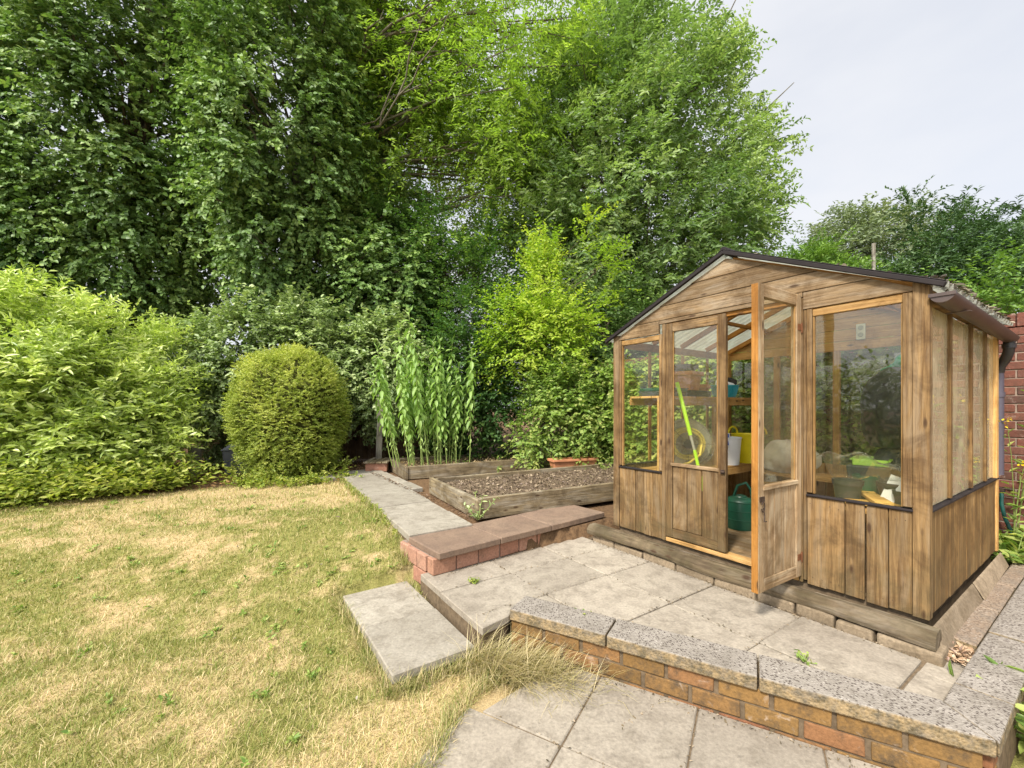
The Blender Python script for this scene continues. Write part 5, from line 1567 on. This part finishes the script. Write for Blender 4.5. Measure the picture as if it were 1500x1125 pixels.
# hedges and shrubs in front of the trees
def shrub(name, label, cat, mat, base, crowns, r0=.04, group=None):
    return tree(name, label, cat, base, (base[0], base[1], crowns[0]['center'][2] + crowns[0]['rad'][2] * .5), r0, crowns, mat, M_TWIG, group=group, fname='foliage')
hd = dict(clump_r=.30, n_twig=16, n_leaf=10, twig=.28, L=.078, W=.056, outb=.9, up=.15, tmpl=T5, droop=.2, leafdroop=.3, upn=.9, jitn=.45)
shrub('ivy_hedge', 'rounded pale green ivy hedge behind the clipped yew and laurel', 'hedge', L_HEDGE, (-5.0, 8.3, .1),
      [dict(center=(-5.0, 8.15, 1.75), rad=(1.8, .7, 1.5), n=300, seed=10, amp=.15, shell=.3, back=.3, zmin=.2, **hd)])
shrub('ivy_hedge', 'smaller ivy hedge between the clipped yew and the tall stems', 'hedge', L_HEDGE, (-2.55, 8.45, .1),
      [dict(center=(-2.6, 8.4, 1.95), rad=(1.0, .55, 1.05), n=170, seed=11, amp=.2, shell=.35, back=.3, zmin=.9, **hd)])
lau = dict(clump_r=.25, n_twig=17, n_leaf=13, twig=.40, L=.098, W=.033, outb=.65, up=.8, tmpl=T7, droop=.22, leafdroop=.05, spread=.75, upn=.7, jitn=.5)
shrub('laurel', 'big yellow green laurel bush at the left edge of the lawn', 'shrub', L_LAUREL, (-6.2, 6.3, .1),
      [dict(center=(-7.0, 6.1, 1.45), rad=(1.7, 1.35, 1.25), n=270, seed=12, amp=.16, shell=.28, back=.3, zmin=.5, **lau),
       dict(center=(-6.05, 6.1, 1.05), rad=(.90, .9, .80), n=95, seed=42, amp=.2, shell=.3, back=.3, zmin=.4, **lau)], .06)

def yew():
    t = thing('topiary', 'clipped yew topiary dome beside the lawn', 'topiary', (0, 0, 0))
    c = np.array([-3.62, 6.95, 1.13]); rad = np.array([.81, .79, 1.09])
    def surf(d):
        k = 1 + .035 * np.sin(d @ np.array([3.1, 2.2, 4.0]) * 1.7 + 1) + .03 * np.sin(d @ np.array([-4, 3, 2.5]) * 2 + 2) + .02 * np.sin(d @ np.array([9, -7, 6]) + 1)
        p = 2.6
        s = (np.abs(d) ** p).sum(1) ** (-1 / p)
        q = d * (s * k)[:, None] * rad
        tz = np.clip(-q[:, 2] / rad[2], 0, 1)
        q[:, :2] *= (1 - .17 * tz ** 1.4)[:, None]
        return q
    n1, n2 = 22, 36; vs = []
    for i in range(n1 + 1):
        for j in range(n2):
            th = PI * i / n1; ph = 2 * PI * j / n2
            vs.append((math.sin(th) * math.cos(ph), math.sin(th) * math.sin(ph), math.cos(th)))
    vs = surf(np.array(vs) + 1e-6) * .86 + c
    fs = [(i * n2 + j, (i + 1) * n2 + j, (i + 1) * n2 + (j + 1) % n2, i * n2 + (j + 1) % n2) for i in range(n1) for j in range(n2)]
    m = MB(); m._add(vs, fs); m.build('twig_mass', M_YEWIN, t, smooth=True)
    n = 9500
    d = unit(rng.normal(size=(n, 3))); k = (d[:, 1] < .35) | (rng.random(n) < .5); d = d[k]
    base = surf(d) * rng.uniform(.86, .97, len(d))[:, None] + c
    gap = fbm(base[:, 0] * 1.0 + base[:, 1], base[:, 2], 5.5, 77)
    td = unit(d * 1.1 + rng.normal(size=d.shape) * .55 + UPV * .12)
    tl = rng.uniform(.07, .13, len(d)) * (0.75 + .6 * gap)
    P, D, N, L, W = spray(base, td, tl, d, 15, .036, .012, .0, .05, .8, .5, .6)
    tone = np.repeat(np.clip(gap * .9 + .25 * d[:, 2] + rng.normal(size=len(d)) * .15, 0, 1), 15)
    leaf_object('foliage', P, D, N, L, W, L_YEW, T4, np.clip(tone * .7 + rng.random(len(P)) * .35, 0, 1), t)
    # scruffy base shoots
    q = rng.uniform(size=(90, 2)); ang = q[:, 0] * 2 * PI
    b = np.stack([c[0] + .80 * np.cos(ang), c[1] + .74 * np.sin(ang), .2 + 0 * ang], 1)
    td = unit(np.stack([np.cos(ang) * .5, np.sin(ang) * .5, .8 + 0 * ang], 1) + rng.normal(size=b.shape) * .3)
    P, D, N, L, W = spray(b, td, rng.uniform(.2, .45, 90), td, 16, .045, .022, .15, .0)
    leaf_object('base_shoots', P, D, N, L, W, L_WEED, T4, None, t)
yew()

# ragged weeds along the foot of the laurel
def undergrowth(name, label, pts, n_stem, h, mat, L, W, spreadr, n_leaf=9):
    pts = np.asarray(pts)
    b = pts[rng.integers(0, len(pts), n_stem)] + rng.normal(size=(n_stem, 2)) * spreadr
    z = gz(b[:, 0], b[:, 1])
    base = np.stack([b[:, 0], b[:, 1], z], 1)
    td = unit(UPV + rng.normal(size=base.shape) * .45)
    tl = rng.uniform(.5, 1.2, n_stem) * h
    P, D, N, LL, WW = spray(base, td, tl, td, n_leaf, L, W, .3, .15, .9, 1.0, .5)
    o = leaf_object(name, P, D, N, LL, WW, mat, T5)
    return tag(o, label, 'plants', kind='stuff')
line = np.stack([np.interp(np.linspace(0, 1, 60), [0, .35, .7, 1], [-6.5, -5.8, -5.1, -4.75]), np.interp(np.linspace(0, 1, 60), [0, .35, .7, 1], [4.55, 4.9, 5.5, 5.95])], 1)
undergrowth('undergrowth', 'ragged light green weeds along the foot of the laurel', line, 760, .68, L_WEED, .075, .045, .22)
undergrowth('undergrowth', 'low green weeds along the foot of the yew', [(-3.9, 6.12), (-3.6, 6.05), (-3.2, 6.1), (-2.9, 6.3), (-2.7, 6.7)], 170, .20, L_WEED, .05, .03, .10)
undergrowth('undergrowth', 'low green plants along the back of the rear bed', [(-.9, 8.0), (-.3, 8.0), (.3, 7.9), (-1.4, 8.1)], 120, .3, L_SHRUB, .06, .04, .25)
undergrowth('undergrowth', 'straggling weeds along the edge of the path', [G(-1.88 + .065 * (a - 2.83), a)[:2] for a in np.linspace(3.2, 6.6, 40)], 170, .07, L_WEED, .03, .016, .02, 6)

C = []
for i in range(640):
    C.append(G(2.44 - .10 * random.random(), random.uniform(.40, 4.7), random.uniform(.1, 1.95)))
t = thing('added_climber', 'added green climber on the brick wall, standing in for green mirrored in the panes', 'climber')  # added plant; gives the panes green that is mostly hedge reflection
foliage('foliage', L_SHRUB, np.array(C), unit(np.array([-V[0], -V[1], .3]) + rng.normal(size=(640, 3)) * .3), .12, 9, 8, .2, .075, .055, parent=t, tmpl=T5, droop=.2, leafdroop=.4)
m = MB()
for a in (.6, 1.1, 1.6, 2.2): m.tube(limb_pts(G(2.52, a, -.1), G(2.50, a + random.uniform(-.2, .2), 1.7), 8, .03), taper(.015, .005, 8), 6)
m.build('stems', M_TWIG, t)

x = rng.uniform(-5, .2, 900); y = rng.uniform(1.0, 6.0, 900)
k = in_lawn(x, y) & (dry_shade_mask(x, y) < .5) & (rng.random(900) < .55)
undergrowth('lawn_weeds', 'small flat green weeds scattered through the lawn', np.stack([x[k], y[k]], 1), 330, .045, L_SHRUB, .028, .017, .02, 6)

# ------------------------------------------------------------------ tall leafy stems in the rear bed
M_STALK = plain('green_stalk', (0.20, 0.26, 0.07), 0.6, 0.3)
def make_stem(h, seed):
    t = thing('tall_plant', 'tall green stem with drooping leaves growing in the rear raised bed', 'plant', (0, 0, 0), 0, 'tall leafy stems in the rear raised bed')
    r = np.random.default_rng(seed)
    pts = limb_pts((0, 0, 0), (r.normal() * .06, r.normal() * .06, h), 8, .012, seed=seed)
    m = MB(); m.tube(pts, taper(.0085, .003, 8), 6); m.build('stalk', M_STALK, t, smooth=True)
    n = int(52 * h / 2)
    f = np.linspace(.16, 1.0, n)
    zz = f * h; ii = f * 7
    P = np.stack([np.interp(ii, range(8), [p[k] for p in pts]) for k in range(3)], 1)
    a = np.arange(n) * 2.4 + r.random() * 6 + r.normal(size=n) * .3
    down = np.where(f > .95, -.9, np.where(f > .9, .15, .75 + .25 * r.random(n)))
    D = np.stack([np.cos(a), np.sin(a), -down * 1.25], 1)
    N = np.stack([np.cos(a) * .8, np.sin(a) * .8, .7 + 0 * a], 1) + r.normal(size=(n, 3)) * .25
    L = np.where(f < .35, .085, .15) * r.uniform(.75, 1.25, n); L = np.where(f > .93, .10, L)
    keep = (f > .34) | (r.random(n) < .55)
    leaf_object('foliage', P[keep], D[keep], N[keep], L[keep], L[keep] * .40, L_STEM, T7, np.clip(np.where(f < .3, .95, .2 + .6 * r.random(n))[keep], 0, 1), t)
    return t
protos = [make_stem(h, 50 + i) for i, h in enumerate((1.95, 1.75, 2.05, 1.6))]
cb, sb = math.cos(ANG + R(-6.5)), math.sin(ANG + R(-6.5)); ob = G(-0.81, 5.69)
k = 0
for i in range(7):
    for j in range(5):
        if (i * 5 + j) in (4, 33): continue
        x = .03 + i * .175 + random.uniform(-.06, .06) - j * .03; y = .22 + j * .20 + random.uniform(-.06, .06)
        X = ob[0] + x * cb - y * sb; Y = ob[1] + x * sb + y * cb
        s = random.uniform(.84, 1.20)
        if k < 4:
            t = protos[k]; t.location = (X, Y, .29); t.rotation_euler = (0, 0, random.uniform(0, 6))
        else:
            t = copy_thing(protos[k % 4], (X, Y, .29), random.uniform(0, 6), None, (1, 1, s))
        q = Matrix.Rotation((x - .78) * .24 + random.uniform(-.08, .08), 3, 'Y') @ Matrix.Rotation(random.uniform(-.10, .10), 3, 'X') @ Matrix.Rotation(random.uniform(0, 6), 3, 'Z')
        t.rotation_euler = q.to_euler()
        k += 1
t = copy_thing(protos[2], (ob[0] + .25 * cb - .75 * sb, ob[1] + .25 * sb + .75 * cb, .29), 1.0, 'tallest green stem rising well above the others in the rear raised bed', (1.15, 1.15, 1.32))

# ------------------------------------------------------------------ odd garden things
t = thing('trough', 'long terracotta trough planter behind the nearer raised bed', 'planter', (1.0, 6.92, 0.30), ANG + R(-14))
m = MB()
def ring(x, y, z): return [(-x, -y, z), (x, -y, z), (x, y, z), (-x, y, z)]
vs = ring(.36, .08, 0) + ring(.40, .11, .16) + ring(.385, .095, .16) + ring(.36, .08, .10)
fs = [(3, 2, 1, 0)] + [(o_ + i, o_ + (i + 1) % 4, o_ + 4 + (i + 1) % 4, o_ + 4 + i) for o_ in (0, 4, 8) for i in range(4)] + [(12, 13, 14, 15)]
m._add(vs, fs); m.build('trough_body', M_TERRA, t, bevel=.008, seg=2)
m = MB(); m.box(-.41, .41, -.125, -.11, .125, .163); m.box(-.41, .41, .11, .125, .125, .163); m.box(-.415, -.4, -.11, .11, .125, .163); m.box(.4, .415, -.11, .11, .125, .163); m.build('rim', M_TERRA, t, bevel=.004)

M_BIN = plain('grey_bin', (0.115, 0.12, 0.135), .55, .4, var=.2)
t = thing('bin', 'grey plastic bin half hidden behind the left of the clipped yew', 'bin', (-4.68, 7.25, gz(-4.68, 7.25)), .4)
m = MB(); vs = ring(.17, .15, 0) + ring(.21, .19, .40); m.hexa(vs, [p[2] for p in vs], [p[0] for p in vs]); m.build('bin_body', M_BIN, t, bevel=.02, seg=2)
m = MB(); vs = ring(.225, .205, .402) + ring(.225, .205, .43) ; m.hexa(vs, [0] * 8, [0] * 8); vs = ring(.21, .19, .431) + ring(.12, .10, .50); m.hexa(vs, [0] * 8, [0] * 8); m.build('lid', M_BIN, t, bevel=.01)
m = MB(); m.tube([(0, 0, -.05), (.01, .0, .2), (.04, 0, .46)], [.12, .10, .095], 12); o = m.build('stump', M_GREYWOOD, smooth=True); o.location = (-5.35, 7.1, gz(-5.35, 7.1)); tag(o, 'leaning grey tree stump beyond the laurel', 'stump')
t = thing('low_bench', 'low slatted timber bench on bricks between yew and rear bed', 'bench', (-2.35, 7.55, .19), ANG + R(60))
for i in range(4):
    m = MB(); m.box(-.35, .35, -.20 + i * .105, -.11 + i * .105, .145, .17, grain=0); m.build('slat', M_SLEEPER, t, bevel=.004)
for i in range(2):
    m = MB(); m.box(-.30 + .48 * i, -.19 + .48 * i, -.18, .18, 0, .143); m.build('brick_support', M_BRICKO, t, bevel=.005)

# green hose by the brick wall
m = MB(); p = G(2.38, -.06, .55)
pts = [np.array(G(2.50, .02, .56)), np.array(G(2.46, .02, .54)), np.array(G(2.44, .02, .46)), np.array(G(2.44, .0, .34)), np.array(G(2.43, -.04, .22)), np.array(G(2.42, -.10, .12)), np.array(G(2.44, -.2, .06)), np.array(G(2.5, -.3, .05))]
m.tube(pts, .014, 8); o = m.build('hosepipe', plain('green_hose', (0.006, .062, .05), .4, .5), smooth=True); tag(o, 'dark green hosepipe hanging by the brick wall', 'hose')
m = MB(); m.tube([G(2.56, .02, .57), G(2.47, .02, .57)], .014, 8); m.tube([G(2.48, .07, .585), G(2.48, -.05, .585)], .008, 8); o = m.build('tap', M_IRON, smooth=True); tag(o, 'iron tap on the brick wall above the green hose', 'tap')

# plants at the right hand wall
def plant(name, label, base, n_stem, h, L, W, mat, lean=.4, n_leaf=9, flowers=None, tmpl=T5):
    t = thing(name, label, 'plant', tuple(base))
    m = MB(); B = []; TD = []; TL = []
    for i in range(n_stem):
        d = nrm(UPV + rng.normal(size=3) * lean * np.array([1, 1, .2])); l = h * random.uniform(.65, 1.1)
        m.tube(limb_pts((0, 0, 0), d * l, 5, .03), taper(.005, .002, 5), 5)
        B.append(d * 0); TD.append(d); TL.append(l)
    m.build('stems', M_STALK, t)
    P, D, N, LL, WW = spray(np.array(B), np.array(TD), np.array(TL), np.array(TD), n_leaf, L, W, .0, .1, 1.0, 1.0, .5)
    leaf_object('foliage', P, D, N, LL, WW, mat, tmpl, None, t)
    if flowers is not None:
        tips = np.repeat(np.array(TD) * np.array(TL)[:, None], 9, 0) + rng.normal(size=(n_stem * 9, 3)) * .018
        leaf_object('flowers', tips, rng.normal(size=tips.shape), UPV + rng.normal(size=tips.shape) * .4, .022, .02, flowers, T5, None, t)
    return t
M_FLOW = leaf_mat('yellow_flower', (.6, .42, .01), (.75, .55, .015), (.8, .65, .05), .2, .5, .3)
plant('ragwort', 'tall wiry ragwort with yellow flowers against the brick wall', G(2.40, -.045, .0), 7, 1.35, .085, .03, L_SHRUB, .16, 13, M_FLOW)
for i, (b, a, lab) in enumerate(((2.22, -.06, 'leafy green clump beside the far end of the greenhouse wall'), (2.40, -.12, 'leafy clump with yellowing tips at the foot of the brick wall'))):
    plant('weed_clump', lab, G(b, a, .0), 22, .30, .10, .045, L_SHRUB if i == 0 else L_WEED, .9, 8)
plant('weed_clump', 'dark green plant below the outer face of the low wall', (2.37, 1.87, -.25), 22, .36, .09, .04, L_SHRUB, .6, 9)
plant('weed', 'tiny green weed sprouting from the terrace joint by the coping', G(-.70, .30, .0), 5, .05, .03, .016, L_SHRUB, .8, 4)
plant('weed', 'tiny green weed beside the coping stone joint', (.45, 2.62, .0), 6, .055, .03, .015, L_SHRUB, .8, 4)
plant('weed', 'flat weed cushion in the terrace joint near the red step', G(-1.62, 2.10, .0), 14, .05, .02, .012, L_WEED, 1.5, 6)
plant('weed', 'pale straggly weed at the corner of the nearer raised bed', G(-1.10, 2.98, .19), 7, .28, .05, .03, L_HEDGE, .5, 7)

# long dry grass where the terrace corner meets the patio
def tussock():
    n = 3400
    c = np.array([.0, 2.44])
    b = np.stack([c[0] + rng.normal(size=n) * .20 - .06, c[1] + rng.normal(size=n) * .075], 1)
    b = np.stack([b[:, 0] - (b[:, 1] - c[1]) * .2, b[:, 1] - (b[:, 0] - c[0]) * .25], 1)
    ba, aa = to_ba(b[:, 0], b[:, 1])
    nn = b @ WN; ss = b @ WT
    k = ~((ba > -1.90) & (aa > 1.45)) & ~((ba > -2.44) & (aa > 1.53) & (ba < -1.9)) & ~((nn > 2.30) & (ss > -1.34))
    b = b[k]; n = len(b)
    hd = rng.normal(size=n) * 1.0 + R(-35)
    lean = rng.uniform(.35, 1.15, n)
    D = np.stack([np.cos(hd) * np.sin(lean), np.sin(hd) * np.sin(lean), np.cos(lean)], 1)
    N = np.stack([-np.cos(hd) * np.cos(lean), -np.sin(hd) * np.cos(lean), np.sin(lean)], 1)
    T = (np.array([(-.5, 0, 0), (.5, 0, 0), (-.45, .3, .04), (.45, .3, .04), (-.35, .65, .0), (.35, .65, .0), (0, 1, -.22)]), [(0, 1, 3, 2), (2, 3, 5, 4), (4, 5, 6)])
    m = leaf_mat('dry_long_grass', (.20, .20, .06), (.44, .36, .18), (.62, .52, .32), .25, .5, .3, 1.0)
    o = leaf_object('grass_tussock', np.stack([b[:, 0], b[:, 1], gz(b[:, 0], b[:, 1])], 1), D, N, rng.uniform(.12, .34, n), rng.uniform(.0022, .004, n), m, T)
    tag(o, 'tussock of long dry grass below the terrace corner', 'grass')
tussock()

# ------------------------------------------------------------------ trees over the wall on the right
con = dict(clump_r=.35, n_twig=16, n_leaf=16, twig=.5, L=.10, W=.034, outb=.9, up=.25, tmpl=T4, droop=.35, leafdroop=.1, spread=.7, upn=1.0, jitn=.4)
shrub('conifer_hedge', 'tall dark conifer hedge over the wall at the right edge', 'hedge', L_CON, (9.3, 8.4, .1),
      [dict(center=(9.4, 8.3, 3.0), rad=(2.4, 1.4, 2.5), n=380, seed=13, amp=.16, shell=.35, back=.25, zmin=.6, **con)], .09)
shrub('conifer', 'lower bright green conifer over the wall behind the greenhouse roof', 'hedge', L_CONB, (6.6, 9.2, .1),
      [dict(center=(6.5, 9.2, 2.7), rad=(2.0, 1.1, 1.75), n=300, seed=14, amp=.2, shell=.35, back=.25, zmin=.6, **con)], .08)
shrub('beech', 'bright leafy branches leaning over the brick wall by the gutter', 'shrub', L_CONB, (7.2, 6.3, .1),
      [dict(center=(7.15, 6.3, 2.6), rad=(.85, .6, .7), n=45, seed=15, amp=.3, shell=.5, back=.5, zmin=.8, clump_r=.25, n_twig=9, n_leaf=11, twig=.5, L=.085, W=.05, outb=.8, up=.2, tmpl=T4,
            droop=.2, leafdroop=.1, spread=.9, upn=1.4, jitn=.35)], .05)
tree('distant_tree', 'rounded grey green tree farther off above the greenhouse roof', 'tree', (17.6, 22.5, 0), (17.6, 22.5, 10), .35,
     [dict(center=(17.6, 22.0, 6.6), rad=(4.3, 3.5, 5.3), n=520, seed=16, amp=.16, shell=.4, back=.25, clump_r=.75, n_twig=12, n_leaf=9, twig=.7, L=.20, W=.11, outb=.8, up=.25, tmpl=T4, droop=.2)], L_FAR)
m = MB(); m.tube([(6.75, 7.9, 1.5), (6.75, 7.9, 4.35)], .03, 8); o = m.build('pole', M_GREYWOOD); tag(o, 'thin bare grey pole over the wall behind the greenhouse roof', 'pole')

# clipped hedge on the left boundary, seen mirrored in the greenhouse panes
C = np.stack([rng.uniform(-8.4, -7.4, 420), rng.uniform(-6, 4.2, 420), rng.uniform(-.1, 2.2, 420)], 1)
t = thing('boundary_hedge', 'clipped green hedge along the left boundary beside the lawn', 'hedge')
foliage('foliage', L_HEDGE, C, unit(np.array([1.0, 0, .4]) + rng.normal(size=C.shape) * .4), .4, 9, 8, .4, .11, .075, parent=t, tmpl=T4)
m = MB(); [m.tube([(-7.9, y, -.25), (-7.9 + random.uniform(-.1, .1), y, 1.9)], [.05, .02], 6) for y in np.arange(-5.8, 4.2, .6)]; m.build('stems', M_TWIG, t)

# ------------------------------------------------------------------ sky, sun, camera
SUN = nrm((-0.50, -0.66, 0.86))
w = bpy.data.worlds.new('World'); SC.world = w; w.use_nodes = True
nt = w.node_tree; nt.nodes.clear()
out = nt.nodes.new('ShaderNodeOutputWorld'); bg = nt.nodes.new('ShaderNodeBackground'); sky = nt.nodes.new('ShaderNodeTexSky')
sky.sky_type = 'NISHITA'; sky.sun_disc = False
sky.sun_elevation = math.asin(SUN[2]); sky.sun_rotation = math.atan2(SUN[0], SUN[1])
sky.dust_density = 2.0; sky.air_density = 1.0
tc = nt.nodes.new('ShaderNodeTexCoord'); mp = nt.nodes.new('ShaderNodeMapping'); mp.inputs['Scale'].default_value = (1.2, 1.2, 3.0)
nz = nt.nodes.new('ShaderNodeTexNoise'); nz.inputs['Scale'].default_value = 1.6; nz.inputs['Detail'].default_value = 5
rg = nt.nodes.new('ShaderNodeMapRange'); rg.inputs[1].default_value = .3; rg.inputs[2].default_value = .6; rg.inputs[3].default_value = .74; rg.inputs[4].default_value = .96
mx = nt.nodes.new('ShaderNodeMix'); mx.data_type = 'RGBA'
geo = nt.nodes.new('ShaderNodeNewGeometry')
def wmath(op, a, b=0.0):
    q = nt.nodes.new('ShaderNodeMath'); q.operation = op
    for i_, v_ in ((0, a), (1, b)):
        if isinstance(v_, bpy.types.NodeSocket): nt.links.new(v_, q.inputs[i_])
        else: q.inputs[i_].default_value = v_
    return q.outputs[0]
def wramp(v, lo, hi, a, b):
    q = nt.nodes.new('ShaderNodeMapRange'); q.interpolation_type = 'SMOOTHSTEP'
    nt.links.new(v, q.inputs[0]); q.inputs[1].default_value = lo; q.inputs[2].default_value = hi; q.inputs[3].default_value = a; q.inputs[4].default_value = b
    return q.outputs[0]
sx = nt.nodes.new('ShaderNodeSeparateXYZ'); nt.links.new(tc.outputs['Generated'], sx.inputs[0])
dt = nt.nodes.new('ShaderNodeVectorMath'); dt.operation = 'DOT_PRODUCT'; nt.links.new(tc.outputs['Generated'], dt.inputs[0]); dt.inputs[1].default_value = tuple(SUN)
# bright high cloud: brightest overhead and round the veiled sun
gain = wmath('ADD', wramp(sx.outputs[2], 0.72, 1.0, 1.0, 2.1), wramp(dt.outputs['Value'], 0.30, 1.0, 0.0, 2.2))
cm = nt.nodes.new('ShaderNodeVectorMath'); cm.operation = 'SCALE'; cm.inputs[0].default_value = (4.6, 4.66, 4.85)
nt.links.new(gain, cm.inputs['Scale']); nt.links.new(cm.outputs[0], mx.inputs[7])
nt.links.new(tc.outputs['Generated'], mp.inputs[0]); nt.links.new(mp.outputs[0], nz.inputs['Vector']); nt.links.new(nz.outputs[0], rg.inputs[0])
nt.links.new(rg.outputs[0], mx.inputs[0]); nt.links.new(sky.outputs[0], mx.inputs[6]); nt.links.new(mx.outputs[2], bg.inputs[0])
bg.inputs[1].default_value = 0.12
nt.links.new(bg.outputs[0], out.inputs[0])

sl = bpy.data.lights.new('sun', 'SUN'); sl.energy = 3.7; sl.angle = R(7.0); sl.color = (1.0, 0.94, 0.84)
so = bpy.data.objects.new('sun', sl); COL.objects.link(so)
so.rotation_euler = Vector(-SUN).to_track_quat('-Z', 'Y').to_euler()

cam = bpy.data.cameras.new('camera'); co = bpy.data.objects.new('camera', cam); COL.objects.link(co)
co.location = (0, 0, CAMZ); co.rotation_euler = (R(90), 0, 0)
cam.sensor_fit = 'HORIZONTAL'; cam.sensor_width = 36.0; cam.lens = 36.0 * 620 / 1500
cam.shift_y = (596 - 562.5) / 1500
cam.clip_start = 0.05; cam.clip_end = 1000
SC.camera = co

SC.view_settings.view_transform = 'Standard'; SC.view_settings.look = 'None'
SC.view_settings.gamma = 1.0; SC.view_settings.exposure = 0.75
SC.cycles.max_bounces = 10; SC.cycles.transparent_max_bounces = 24
SC.cycles.diffuse_bounces = 4; SC.cycles.glossy_bounces = 3; SC.cycles.transmission_bounces = 4
